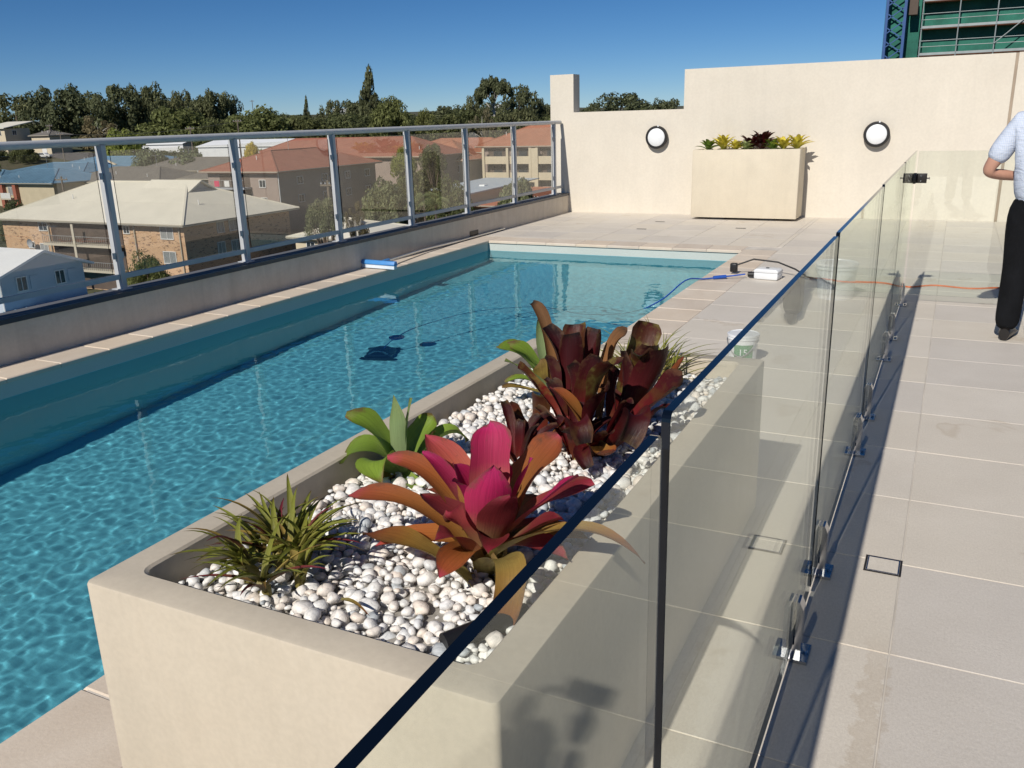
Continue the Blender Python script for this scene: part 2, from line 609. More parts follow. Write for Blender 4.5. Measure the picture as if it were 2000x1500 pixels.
# parapet on the left with its dark metal cap
HOB = 0.325
par = empty('parapet_wall', (WX - 0.15, 4, 0), 'low taupe rendered parapet wall along the pool under the glass balustrade', 'wall')
mb = MB(); mb.box(0.15 - 0.205, 0.15, DY0 - 4, WALL_Y - 4.0, -2.2, HOB - 0.03)
mb.build('wall', M['render_taupe'], par)
mb = MB(); mb.box(0.15 - 0.215, 0.15 - 0.014, DY0 - 4, WALL_Y - 4.0, HOB - 0.029, HOB)
mb.build('cap', M['cap'], par)
mb = MB(); mb.box(0.15 - 0.0135, 0.15 + 0.012, DY0 - 4, WALL_Y - 4.0, HOB - 0.04, HOB - 0.002)
mb.build('cap_lip', M['cap_lip'], par)
mb = MB(); mb.box(0.15 + 0.0005, 0.15 + 0.006, 6.52, 6.76, 0.03, 0.10)
mb.build('overflow_slot', M['black'], par)

# balustrade
BX = -6.02
RAIL_Z = 1.49
posts = [0.53, 1.98, 3.42, 4.88, 6.33, 7.80, 9.275, 10.72, 12.22, 13.72]
bal = empty('glass_balustrade', (BX, 4, HOB), 'grey metal framed glass balustrade with round handrail along the parapet', 'balustrade')
mb = MB(); mb.tube([(0, DY0 - 4, RAIL_Z - HOB), (0, WALL_Y - 4.06, RAIL_Z - HOB)], 0.030, 16)
mb.build('handrail', M['alu'], bal, smooth=True)
q = MB(); q.box(-0.044, 0.030, -0.021, 0.021, 0.006, RAIL_Z - HOB - 0.025)
post_me = q.mesh('post', M['alu'])
q = MB(); q.box(-0.075, 0.055, -0.05, 0.05, 0, 0.0062)
foot_me = q.mesh('foot_plate', M['alu'])
q = MB(); q.box(-0.012, 0.012, 0.0, 0.024, 0, 0.05)
clamp_me = q.mesh('glass_clamp', M['alu'])
for i, y in enumerate(posts):
    p = link('post', post_me, bal, (0, y - 4, 0))
    link('foot_plate', foot_me, p)
    for zc in (0.25, 0.88):
        for s_ in (-0.05, 0.0265):
            link('glass_clamp', clamp_me, p, (0, s_, zc))
yy = [DY0] + posts + [WALL_Y]
for a, b in zip(yy[:-1], yy[1:]):
    g = 0.075 if b != WALL_Y else 0.03
    if a > 0:
        mb = MB(); mb.box(-0.012, 0.02, a + 0.027 - 4, b - 0.027 - 4, 0.085, 0.125)
        mb.build('bottom_rail', M['alu'], bal)
    ga, gb = a + g - 4, b - g - 4
    if b - a < 0.4: continue
    mb = MB(); mb.box(-0.004, 0.004, ga, gb, 0.126, RAIL_Z - HOB - 0.07)
    pn = mb.build('pane', [M['pane_bal'], M['glass_edge']], bal)
    for f in pn.data.polygons:
        f.material_index = 0 if abs(f.normal.x) > 0.5 else 1

# far wall with its notch
wall = empty('rendered_wall', (0, WALL_Y, 0), 'tall cream rendered wall with a notch in its top across the terrace end', 'wall')
mb = MB()
mb.prism([(-6.22, -2.5), (0.575, -2.5), (0.575, 2.232), (-3.925, 2.232), (-3.925, 1.642), (-5.80, 1.642), (-5.80, 2.245), (-6.22, 2.245)], 'Y', 0, 0.27)
mb.build('wall', M['render_cream'], wall)
mb = MB(); mb.box(0.576, 0.612, 0.018, 0.25, -0.3, 2.232); mb.build('expansion_joint', M['joint'], wall)
mb = MB(); mb.box(0.613, 7.0, 0, 0.27, -2.5, 2.236); mb.build('wall_section', M['render_cream'], wall)

# body of the building below the terrace
mb = MB()
mb.box(WX - 0.31, DX1 + 1.0, DY0 - 0.2, WALL_Y + 0.26, -15.2, -2.52)
bld = tag(mb.build('apartment_building', M['render_taupe']), 'rendered apartment building carrying the pool terrace', 'building')
# ------------------------------------------------------------------ frameless glass pool fence
FX = -0.2875
spig = MB()
# split spigot: two bevelled cheeks, a slot for the glass, a base
spig.prism([(-0.027, 0.010), (0.027, 0.010), (0.027, 0.165), (0.016, 0.19), (0.0085, 0.19), (0.0085, 0.045), (-0.0085, 0.045), (-0.0085, 0.19), (-0.016, 0.19), (-0.027, 0.165)], 'Y', -0.024, 0.024)
spig_me = spig.mesh('spigot', M['chrome'])
plate = MB(); plate.box(-0.05, 0.05, -0.05, 0.05, 0.0005, 0.011)
plate_me = plate.mesh('base_plate', M['chrome'])
boltb = MB(); boltb.lathe([(0.008, 0.0112), (0.008, 0.016), (0.005, 0.019)], 8)
bolt_me = boltb.mesh('bolt', M['chrome'])


def glass_panel(ya, yb, spigots, top, label, bottom=0.055, name='glass_fence_panel'):
    o = empty(name, (FX, (ya + yb) / 2, 0), label, 'glass panel', 'frameless glass pool fence panels')
    c = (ya + yb) / 2
    r = 0.012
    q = MB()
    poly = []
    # rounded upper corners
    L0, L1 = ya - c + 0.003, yb - c - 0.003
    for k in range(5):
        a = math.pi - k * math.pi / 8
        poly.append((L0 + r + r * math.cos(a), top - r + r * math.sin(a)))
    for k in range(5):
        a = math.pi / 2 - k * math.pi / 8
        poly.append((L1 - r + r * math.cos(a), top - r + r * math.sin(a)))
    poly += [(L1, bottom), (L0, bottom)]
    q.prism(poly, 'X', -0.006, 0.006)
    pn = q.build('pane', [M['pane_fence'], M['glass_edge']], o)
    for f in pn.data.polygons:
        f.material_index = 0 if abs(f.normal.x) > 0.5 or f.normal.y > 0.9 else 1
    for ys_ in spigots:
        s = link('spigot', spig_me, o, (0, ys_ - c, 0))
        link('base_plate', plate_me, s)
        for bx in (-0.039, 0.039):
            link('bolt', bolt_me, s, (bx, 0, 0))
    return o


glass_panel(-0.78, 0.957, (-0.42, 0.62), 1.215, 'frameless glass fence panel closest to the camera, in front of the stone planter corner')
glass_panel(0.987, 2.700, (1.30, 2.408), 1.228, 'second frameless glass fence panel, the small labelled bucket showing through it')
glass_panel(2.730, 4.440, (2.95, 4.19), 1.232, 'third frameless glass fence panel, the pale lidded tub showing through it')
glass_panel(4.470, 6.235, (4.735, 5.965), 1.238, 'fourth frameless glass fence panel, just before the panel carrying the gate hinge')
glass_panel(6.265, 7.96, (6.56, 7.775), 1.240, 'last frameless glass fence panel, carrying the black gate hinge')

gate = empty('glass_gate', (FX, 7.985, 0), 'frameless glass gate hung across the walkway beside the standing man', 'gate')
q = MB(); q.box(0.016, 0.935, -0.006, 0.006, 0.06, 1.235)
pn = q.build('pane', [M['pane_fence'], M['glass_edge']], gate)
for f in pn.data.polygons:
    f.material_index = 0 if abs(f.normal.y) > 0.5 else 1
for z in (1.02,):
    h = MB()
    h.box(0.010, 0.095, -0.016, 0.016, z - 0.038, z + 0.038)
    hh = h.build('hinge', M['dark_metal'], gate, bevel=0.002)
    h = MB(); h.box(-0.016, 0.016, -0.10, -0.026, z - 0.038, z + 0.038)
    h.build('hinge_plate', M['dark_metal'], hh, bevel=0.002)
    h = MB(); h.tube([(0.002, -0.006, z - 0.042), (0.002, -0.006, z + 0.042)], 0.014, 12)
    h.build('hinge_pin', M['dark_metal'], hh, smooth=True)
    h = MB(); h.lathe([(0.006, 0.0), (0.006, 0.016), (0.010, 0.017), (0.010, 0.022)], 8, axis='Y')
    k = h.build('adjuster_knob', M['dark_metal'], hh); k.location = (0.095, -0.002, z); k.rotation_euler = (0, 0, R(-90))
    for dz in (-0.02, 0.02):
        s = MB(); s.lathe([(0.006, -0.019), (0.006, -0.0158)], 8, center=(0.05, 0, z + dz), axis='Y')
        s.build('screw', M['chrome'], hh)
side = empty('glass_fence_panel', (0.66, 7.985, 0), 'frameless glass fence panel between the gate and the terrace edge, behind the standing man', 'glass panel', 'frameless glass pool fence panels')
q = MB(); q.box(0.0, 1.7, -0.006, 0.006, 0.055, 1.235)
pn = q.build('pane', [M['pane_fence'], M['glass_edge']], side)
for f in pn.data.polygons:
    f.material_index = 0 if abs(f.normal.y) > 0.5 else 1
for xx in (0.3, 1.4):
    s = link('spigot', spig_me, side, (xx, 0, 0)); s.rotation_euler = (0, 0, R(90))
    link('base_plate', plate_me, s)
# ------------------------------------------------------------------ stone planter with bromeliads
M['planter'] = plain('planter_stone', (0.54, 0.475, 0.375), 0.8, 0.06, 3.0, bump=0.2, bscale=150, dist=0.0015, fine=0.07, runs=0.035)
M['planter_far'] = plain('planter_stone_yellow', (0.64, 0.57, 0.445), 0.8, 0.05, 2.5, bump=0.2, bscale=150, dist=0.0015, fine=0.05, runs=0.03)
M['soil'] = plain('potting_soil', (0.03, 0.022, 0.016), 0.95, 0.4, 30, bump=0.6, bscale=80)


def rrect(xa, xb, ya, yb, r, n=5):
    pts = []
    for cx, cy_, a0 in ((xb - r, yb - r, 0), (xa + r, yb - r, 90), (xa + r, ya + r, 180), (xb - r, ya + r, 270)):
        for k in range(n):
            a = R(a0 + 90 * k / (n - 1))
            pts.append((cx + r * math.cos(a), cy_ + r * math.sin(a)))
    return pts


def trough(name, xa, xb, ya, yb, z0, z1, lip, depth, m, label, soft=0.008):
    loops = []
    def L(d, z, r):
        loops.append([(x, y, z) for x, y in rrect(xa + d, xb - d, ya + d, yb - d, r)])
    L(0.004, z0, 0.010); L(0.0, z0 + 0.01, 0.014); L(0.0, z1 - soft, 0.014); L(soft * 0.3, z1 - soft * 0.3, 0.014); L(soft, z1, 0.014)
    L(lip - 0.006, z1, 0.035); L(lip, z1 - 0.006, 0.035); L(lip + 0.006, z1 - depth, 0.035)
    q = MB()
    n = len(loops[0])
    for lp in loops:
        q.v += lp
    for i in range(len(loops) - 1):
        for k in range(n):
            k2 = (k + 1) % n
            q.f.append((i * n + k, i * n + k2, (i + 1) * n + k2, (i + 1) * n + k)); q.m.append(0)
    q.f.append(tuple(reversed(range(n)))); q.m.append(0)
    q.f.append(tuple((len(loops) - 1) * n + k for k in range(n))); q.m.append(0)
    cx, cy_ = (xa + xb) / 2, (ya + yb) / 2
    q.v = [(x - cx, y - cy_, z) for x, y, z in q.v]
    o = q.build(name, m, None, smooth=True, loc=(cx, cy_, 0), autosmooth=35)
    return tag(o, label, 'planter')


PLX0, PLX1, PLY0, PLY1, PLZ = -1.602, -0.590, 1.078, 3.39, 0.645
trough('stone_planter', PLX0, PLX1, PLY0, PLY1, 0.004, PLZ, 0.082, 0.2, M['planter'], 'long cream stone planter filled with white pebbles at the pool corner')
GRAVEL = 0.572

# pebbles: the 300 that show largest are pieces of their own, the rest one mass
def pebble_mat():
    m, nt, bs, out = new_mat('white_pebble')
    oi = N(nt, 'ShaderNodeObjectInfo')
    ge = N(nt, 'ShaderNodeNewGeometry')
    r = math_n(nt, 'FRACT', math_n(nt, 'ADD', oi.outputs['Random'], ge.outputs['Random Per Island']))
    c = ramp(nt, r, [(0.0, (0.84, 0.83, 0.80)), (0.4, (0.86, 0.84, 0.81)), (0.62, (0.84, 0.77, 0.70)), (0.76, (0.82, 0.73, 0.64)), (0.82, (0.84, 0.83, 0.82)), (0.92, (0.66, 0.68, 0.69)), (1.0, (0.42, 0.46, 0.49))])
    v = ramp(nt, noise_tex(nt, 55, 4, 0.6, dist=1.2), [(0.35, (0.62, 0.63, 0.64)), (0.52, (1, 1, 1)), (0.72, (1.0, 0.97, 0.93))])
    c = mixc(nt, 0.75, c, v, 'MULTIPLY')
    nt.links.new(c, bs.inputs['Base Color'])
    bs.inputs['Roughness'].default_value = 0.55
    b = N(nt, 'ShaderNodeBump')
    b.inputs['Strength'].default_value = 0.4
    b.inputs['Distance'].default_value = 0.002
    nt.links.new(noise_tex(nt, 190, 3, 0.6), b.inputs['Height'])
    nt.links.new(b.outputs[0], bs.inputs['Normal'])
    return m


M['pebble'] = pebble_mat()
prng = random.Random(11)


def pebble_shape(seed):
    bm = bmesh.new()
    bmesh.ops.create_icosphere(bm, subdivisions=2, radius=1.0)
    sx, sy, sz = 1.0, prng.uniform(0.72, 1.0), prng.uniform(0.55, 0.8)
    for v in bm.verts:
        d = 1.08 + 0.36 * noise.noise(v.co * 0.9 + Vector((seed * 7.1, 0, 0))) + 0.2 * noise.noise(v.co * 2.1 + Vector((0, seed * 3.3, 0)))
        v.co = Vector((v.co.x * sx, v.co.y * sy, v.co.z * sz)) * d
    for _ in range(9):                                  # worn facets
        d_ = Vector((prng.gauss(0, 1), prng.gauss(0, 1), prng.gauss(0, 0.7))).normalized()
        lim = max(v.co.dot(d_) for v in bm.verts) * prng.uniform(0.72, 0.92)
        for v in bm.verts:
            k = v.co.dot(d_)
            if k > lim: v.co -= d_ * (k - lim) * 0.9
    vs = [tuple(v.co) for v in bm.verts]
    fs = [tuple(v.index for v in f.verts) for f in bm.faces]
    bm.free()
    return vs, fs


shapes = [pebble_shape(k) for k in range(12)]
peb_me = []
for vs, fs in shapes:
    q = MB(); q.add(vs, fs)
    peb_me.append(q.mesh('pebble', M['pebble'], smooth=True))
placed = []
grid = {}
cell = 0.06


def try_place(x, y, r, layer, tight):
    kx, ky = int(x / cell), int(y / cell)
    for i in range(kx - 2, kx + 3):
        for j in range(ky - 2, ky + 3):
            for (px, py, pr) in grid.get((i, j, layer), ()):
                if (px - x) ** 2 + (py - y) ** 2 < ((pr + r) * tight) ** 2:
                    return False
    grid.setdefault((kx, ky, layer), []).append((x, y, r))
    return True


for layer, (tries, zoff, tight) in enumerate(((14000, -0.010, 0.74), (9500, 0.005, 0.80))):
    for _ in range(tries):
        r = prng.choice((0.008, 0.011, 0.013, 0.014, 0.016, 0.018, 0.020, 0.025))
        x, y = prng.uniform(PLX0 + 0.095 + r, PLX1 - 0.095 - r), prng.uniform(PLY0 + 0.09 + r, PLY1 - 0.09 - r)
        if try_place(x, y, r, layer, tight):
            z = GRAVEL + zoff + prng.uniform(-0.004, 0.006) + 0.012 * noise.noise((x * 5, y * 5, 0))
            placed.append((x, y, z, r, layer))
placed.sort(key=lambda p: (-p[4], p[1] - 0.9 * p[0]))
tops = [p for p in placed if p[4] == 1]
near = sorted(tops, key=lambda p: -(p[3] / math.dist(p[:3], (0, 0, CAM_Z))))[:300]
ids = {id(p) for p in near}
mass = MB()
singles = []
for p in placed:
    x, y, z, r, layer = p
    k = prng.randrange(12)
    rot = Matrix.Rotation(prng.uniform(0, 6.28), 4, 'Z') @ Matrix.Rotation(prng.uniform(-0.4, 0.4), 4, 'X')
    if id(p) in ids:
        singles.append((k, rot, p))
    else:
        vs, fs = shapes[k]
        mass.add([(rot @ (Vector(v) * r)) + Vector((x, y, z)) for v in vs], fs)
bed = mass.build('pebble_bed', M['pebble'], smooth=True, autosmooth=180)
tag(bed, 'white and grey river pebbles filling the stone planter', 'pebbles', kind='stuff')
for k, rot, (x, y, z, r, layer) in singles:
    o = link('pebble', peb_me[k], bed)
    o.matrix_local = Matrix.Translation((x, y, z)) @ rot @ Matrix.Scale(r, 4)
q = MB(); q.box(PLX0 + 0.084, PLX1 - 0.084, PLY0 + 0.084, PLY1 - 0.084, GRAVEL - 0.12, GRAVEL - 0.014)
q.build('soil', plain('sandy_fill', (0.30, 0.28, 0.25), 0.95, 0.3, 40), bed)


# ---- leaves
def leaf_mat(name, stops, rough=0.55, trans=0.32, blotch=None, blotch_amt=0.0, streak=0.32):
    """stops run from the leaf's base (0) to its tip (1)."""
    m, nt, bs, out = new_mat(name)
    uv = N(nt, 'ShaderNodeUVMap').outputs[0]
    sep = N(nt, 'ShaderNodeSeparateXYZ')
    nt.links.new(uv, sep.inputs[0])
    jit = math_n(nt, 'MULTIPLY_ADD', noise_tex(nt, 9, 3), 0.3)
    nt.nodes[-1].inputs[2].default_value = -0.15
    t = math_n(nt, 'ADD', sep.outputs[1], jit, clamp=True)
    c = ramp(nt, t, stops)
    mp = N(nt, 'ShaderNodeMapping')
    mp.inputs['Scale'].default_value = (26, 1.6, 1)
    nt.links.new(uv, mp.inputs[0])
    stv = noise_tex(nt, 1.0, 3, 0.6, vec=mp.outputs[0])
    c = mixc(nt, streak, c, ramp(nt, stv, [(0.3, (0.25,) * 3), (0.7, (1.0,) * 3)]), 'MULTIPLY')
    mp2 = N(nt, 'ShaderNodeMapping')
    mp2.inputs['Scale'].default_value = (95, 0.8, 1)
    nt.links.new(uv, mp2.inputs[0])
    vein = noise_tex(nt, 1.0, 2, 0.6, vec=mp2.outputs[0])
    c = mixc(nt, 0.22, c, ramp(nt, vein, [(0.35, (0.35,) * 3), (0.62, (1.15,) * 3)]), 'MULTIPLY')
    fk = ramp(nt, noise_tex(nt, 120, 3, 0.7), [(0.66, (0, 0, 0)), (0.72, (0.55,) * 3)])
    c = mixc(nt, fk, c, (0.10, 0.055, 0.03))
    ed = math_n(nt, 'ABSOLUTE', math_n(nt, 'SUBTRACT', sep.outputs[0], 0.5))
    wear = math_n(nt, 'ADD', math_n(nt, 'MULTIPLY', ed, 0.5), math_n(nt, 'ADD', math_n(nt, 'MULTIPLY', sep.outputs[1], 0.45), math_n(nt, 'MULTIPLY', noise_tex(nt, 24, 4, 0.7), 0.6)))
    c = mixc(nt, ramp(nt, wear, [(0.86, (0, 0, 0)), (0.97, (0.7,) * 3)]), c, (0.13, 0.065, 0.035))
    if blotch:
        bl = ramp(nt, noise_tex(nt, 16, 4, 0.6), [(0.52, (0, 0, 0)), (0.66, (blotch_amt,) * 3)])
        c = mixc(nt, bl, c, blotch)
    oi = N(nt, 'ShaderNodeObjectInfo')
    tint = ramp(nt, oi.outputs['Random'], [(0, (0.95, 0.95, 0.95)), (1, (1.35, 1.28, 1.22))])
    c = mixc(nt, 1.0, c, tint, 'MULTIPLY')
    nt.links.new(c, bs.inputs['Base Color'])
    bs.inputs['Roughness'].default_value = rough
    bs.inputs['Specular IOR Level'].default_value = 0.3
    b = N(nt, 'ShaderNodeBump')
    b.inputs['Strength'].default_value = 0.45
    b.inputs['Distance'].default_value = 0.003
    nt.links.new(math_n(nt, 'ADD', stv, math_n(nt, 'MULTIPLY', vein, 0.7)), b.inputs['Height'])
    nt.links.new(b.outputs[0], bs.inputs['Normal'])
    tl = N(nt, 'ShaderNodeBsdfTranslucent')
    nt.links.new(c, tl.inputs[0])
    mx = N(nt, 'ShaderNodeMixShader')
    mx.inputs[0].default_value = trans
    nt.links.new(bs.outputs[0], mx.inputs[1])
    nt.links.new(tl.outputs[0], mx.inputs[2])
    nt.links.new(mx.outputs[0], out.inputs[0])
    return m


LM = {
    'P': leaf_mat('leaf_magenta', [(0.0, (0.50, 0.44, 0.16)), (0.34, (0.46, 0.20, 0.12)), (0.58, (0.42, 0.035, 0.095)), (0.85, (0.46, 0.018, 0.11)), (1.0, (0.50, 0.03, 0.16))]),
    'Q': leaf_mat('leaf_coral', [(0.0, (0.45, 0.40, 0.14)), (0.3, (0.42, 0.17, 0.08)), (0.6, (0.48, 0.12, 0.06)), (0.9, (0.46, 0.08, 0.07)), (1.0, (0.52, 0.03, 0.15))]),
    'O': leaf_mat('leaf_orange', [(0.0, (0.42, 0.36, 0.11)), (0.35, (0.42, 0.20, 0.05)), (0.65, (0.40, 0.13, 0.035)), (0.92, (0.38, 0.09, 0.035)), (1.0, (0.50, 0.07, 0.10))]),
    'R': leaf_mat('leaf_red', [(0.0, (0.48, 0.42, 0.16)), (0.3, (0.44, 0.24, 0.12)), (0.55, (0.30, 0.05, 0.05)), (0.85, (0.20, 0.022, 0.03)), (1.0, (0.36, 0.03, 0.06))]),
    'Y': leaf_mat('leaf_olive', [(0.0, (0.44, 0.40, 0.15)), (0.4, (0.42, 0.32, 0.09)), (0.7, (0.38, 0.20, 0.04)), (0.92, (0.34, 0.09, 0.03)), (1.0, (0.12, 0.05, 0.03))], blotch=(0.16, 0.07, 0.02), blotch_amt=0.35),
    'M': leaf_mat('leaf_maroon', [(0.0, (0.10, 0.05, 0.02)), (0.25, (0.17, 0.016, 0.018)), (0.6, (0.085, 0.010, 0.013)), (0.92, (0.05, 0.009, 0.011)), (1.0, (0.015, 0.008, 0.007))], rough=0.42, blotch=(0.12, 0.08, 0.02), blotch_amt=0.3),
    'N': leaf_mat('leaf_maroon_olive', [(0.0, (0.22, 0.05, 0.03)), (0.35, (0.20, 0.022, 0.02)), (0.7, (0.12, 0.05, 0.018)), (0.93, (0.10, 0.02, 0.015)), (1.0, (0.03, 0.01, 0.008))], rough=0.38, blotch=(0.24, 0.20, 0.05), blotch_amt=0.8),
    'T': leaf_mat('leaf_dried_brown', [(0.0, (0.18, 0.10, 0.04)), (0.5, (0.30, 0.14, 0.05)), (0.9, (0.20, 0.10, 0.045)), (1.0, (0.03, 0.02, 0.015))], rough=0.7, streak=0.5),
    'G': leaf_mat('leaf_green', [(0.0, (0.32, 0.40, 0.16)), (0.5, (0.22, 0.34, 0.055)), (0.9, (0.18, 0.28, 0.035)), (1.0, (0.17, 0.13, 0.04))], rough=0.42, trans=0.28),
    'S': leaf_mat('leaf_glaucous', [(0.0, (0.32, 0.40, 0.22)), (0.7, (0.28, 0.39, 0.17)), (1.0, (0.22, 0.30, 0.09))], rough=0.5),
    'D': leaf_mat('leaf_withered', [(0.0, (0.36, 0.32, 0.10)), (0.6, (0.42, 0.30, 0.07)), (1.0, (0.22, 0.13, 0.05))], rough=0.65, streak=0.5, blotch=(0.15, 0.08, 0.03), blotch_amt=0.6),
    'W': leaf_mat('leaf_grassy', [(0.0, (0.30, 0.26, 0.08)), (0.4, (0.33, 0.34, 0.06)), (0.8, (0.27, 0.30, 0.05)), (1.0, (0.16, 0.08, 0.025))], rough=0.4),
    'V': leaf_mat('leaf_wine', [(0.0, (0.24, 0.22, 0.06)), (0.5, (0.20, 0.05, 0.04)), (1.0, (0.26, 0.02, 0.06))], rough=0.4),
    'L': leaf_mat('leaf_yellow', [(0.0, (0.40, 0.44, 0.08)), (0.5, (0.68, 0.64, 0.09)), (1.0, (0.78, 0.66, 0.09))], rough=0.45, trans=0.3),
    'U': leaf_mat('leaf_variegated', [(0.0, (0.22, 0.30, 0.08)), (0.6, (0.34, 0.42, 0.16)), (1.0, (0.40, 0.46, 0.2))], rough=0.45),
}


def prof(kind, t):
    if kind == 'strap':                       # bromeliad: even width, round tip
        w = 0.72 + 0.28 * math.sin(min(t, 0.75) / 0.75 * math.pi / 2)
        if t > 0.70:
            w *= max(0.0, 1 - ((t - 0.70) / 0.30) ** 2.3) * 0.98 + 0.02
        return w
    if kind == 'cut':                         # blunt, torn tip
        w = 0.7 + 0.3 * math.sin(min(t, 0.75) / 0.75 * math.pi / 2)
        if t > 0.9: w *= 1 - 2.6 * (t - 0.9)
        return w
    if kind == 'agave':
        return max(0.02, (0.42 + 0.9 * t) if t < 0.62 else (0.98 * (1 - ((t - 0.62) / 0.38) ** 2.2)))
    return max(0.03, (1 - t) ** 0.8 * (0.75 + 0.5 * min(1, t * 4)) )   # blade


def leaf_geo(q, path, w, kind, cup, rad, n=12, mcount=4, twist=0.0, wave=0.0, seed=0, inward=None):
    """path(t) -> Vector.  rad: horizontal direction the leaf leans to.  Appends verts, faces, uv to q."""
    o = len(q.v)
    side0 = Vector((0, 0, 1)).cross(rad)
    side0 = side0.normalized() if side0.length > 1e-4 else Vector((1, 0, 0))
    for i in range(n + 1):
        t = i / n
        p = path(t)
        T = (path(min(1, t + 0.01)) - path(max(0, t - 0.01))).normalized()
        S = (side0 - T * side0.dot(T)).normalized()
        Nn = T.cross(S)
        if inward is not None and i == 0:
            pass
        a = twist * t
        S2 = S * math.cos(a) + Nn * math.sin(a)
        N2 = Nn * math.cos(a) - S * math.sin(a)
        ww = w * prof(kind, t) / 2 * (1 + 0.07 * math.sin(17 * t + seed * 1.7) * t)
        p = p + S * (0.09 * w * math.sin(5.0 * t + seed * 2.3) * t)
        for k in range(mcount + 1):
            u = -1 + 2 * k / mcount
            dz = cup * ww * (u * u) + wave * w * math.sin(9 * t + seed + (2.2 if u > 0 else 0)) * abs(u) * t
            q.v.append(tuple(p + S2 * (u * ww * (1 - 0.15 * cup * u * u)) + N2 * dz))
            q.uv[len(q.v) - 1] = ((u + 1) / 2, t)
    for i in range(n):
        for k in range(mcount):
            a = o + i * (mcount + 1) + k
            q.f.append((a, a + 1, a + mcount + 2, a + mcount + 1)); q.m.append(0)


def leaf_build(q, name, m, parent):
    me = bpy.data.meshes.new(name)
    me.from_pydata(q.v, [], q.f)
    me.materials.append(m) if not isinstance(m, list) else [me.materials.append(x) for x in m]
    if any(q.m): me.polygons.foreach_set('material_index', q.m)
    uvl = me.uv_layers.new(name='UVMap')
    for lp in me.loops:
        uvl.data[lp.index].uv = q.uv.get(lp.vertex_index, (0.5, 0.5))
    me.polygons.foreach_set('use_smooth', [True] * len(me.polygons))
    return link(name, me, parent)


def bez(a, c, t_, base):
    a, c, t_, base = Vector(a), Vector(c), Vector(t_), Vector(base)
    def f(t):
        if t < 0.2:
            k = t / 0.2
            c0 = a - (c - a).normalized() * (a - base).length * 0.35
            return base * (1 - k) ** 2 + c0 * (2 * k * (1 - k)) + a * k * k
        k = (t - 0.2) / 0.8
        return a * (1 - k) ** 2 + c * (2 * k * (1 - k)) + t_ * k * k
    return f


def plant_from_table(name, table, base, label, kinds, cups, group=None, widen=1.15):
    base = Vector(base)
    root = empty(name, base, label, 'plant', group)
    for i, (a, c, t_, w, kd) in enumerate(table):
        pth = bez(Vector(a) - base, Vector(c) - base, Vector(t_) - base, (prng.uniform(-0.012, 0.012), prng.uniform(-0.012, 0.012), -0.03))
        rad = Vector(t_) - base
        rad.z = 0
        if rad.length < 0.03: rad = Vector((0.3, -1, 0))
        rad.normalize()
        q = MB()
        shape = kinds.get(kd, 'strap')
        leaf_geo(q, pth, w * (widen if kd != 'P' else widen * 0.86), shape, cups, rad, n=18, mcount=6, twist=prng.uniform(-0.3, 0.3), wave=0.11, seed=i)
        leaf_build(q, 'leaf', LM[kd], root)
    return root


RED_LEAVES = [
    ((-0.877, 1.605, 0.651), (-0.882, 1.630, 0.868), (-0.917, 1.675, 0.906), 0.086, 'P'),
    ((-0.860, 1.555, 0.661), (-0.815, 1.495, 0.763), (-0.824, 1.515, 0.874), 0.088, 'P'),
    ((-0.847, 1.595, 0.678), (-0.786, 1.600, 0.811), (-0.778, 1.625, 0.857), 0.049, 'P'),
    ((-0.857, 1.635, 0.674), (-0.819, 1.695, 0.807), (-0.768, 1.755, 0.867), 0.101, 'O'),
    ((-0.915, 1.625, 0.651), (-0.989, 1.685, 0.776), (-1.100, 1.705, 0.840), 0.068, 'Q'),
    ((-0.897, 1.605, 0.653), (-0.991, 1.635, 0.792), (-1.068, 1.625, 0.824), 0.044, 'P'),
    ((-0.902, 1.575, 0.660), (-0.999, 1.605, 0.803), (-1.147, 1.595, 0.813), 0.056, 'O'),
    ((-0.912, 1.555, 0.641), (-1.028, 1.525, 0.787), (-1.222, 1.535, 0.728), 0.051, 'O'),
    ((-0.889, 1.515, 0.576), (-0.950, 1.430, 0.721), (-1.131, 1.445, 0.681), 0.065, 'Y'),
    ((-0.885, 1.525, 0.638), (-0.869, 1.440, 0.758), (-0.914, 1.415, 0.725), 0.054, 'R'),
    ((-0.870, 1.555, 0.666), (-0.922, 1.535, 0.742), (-1.031, 1.555, 0.753), 0.059, 'R'),
    ((-0.848, 1.595, 0.645), (-0.744, 1.605, 0.773), (-0.640, 1.575, 0.857), 0.048, 'P'),
    ((-0.838, 1.575, 0.647), (-0.745, 1.545, 0.731), (-0.659, 1.515, 0.776), 0.052, 'R'),
    ((-0.839, 1.545, 0.638), (-0.625, 1.500, 0.833), (-0.448, 1.435, 0.763), 0.047, 'Y'),
    ((-0.829, 1.495, 0.649), (-0.655, 1.385, 0.799), (-0.740, 1.355, 0.531), 0.049, 'Y'),
    ((-0.848, 1.615, 0.659), (-0.757, 1.645, 0.758), (-0.637, 1.635, 0.814), 0.063, 'R'),
    ((-0.867, 1.535, 0.653), (-0.907, 1.485, 0.747), (-0.931, 1.515, 0.750), 0.072, 'R'),
    ((-0.845, 1.545, 0.660), (-0.801, 1.510, 0.766), (-0.767, 1.495, 0.816), 0.068, 'R'),
]
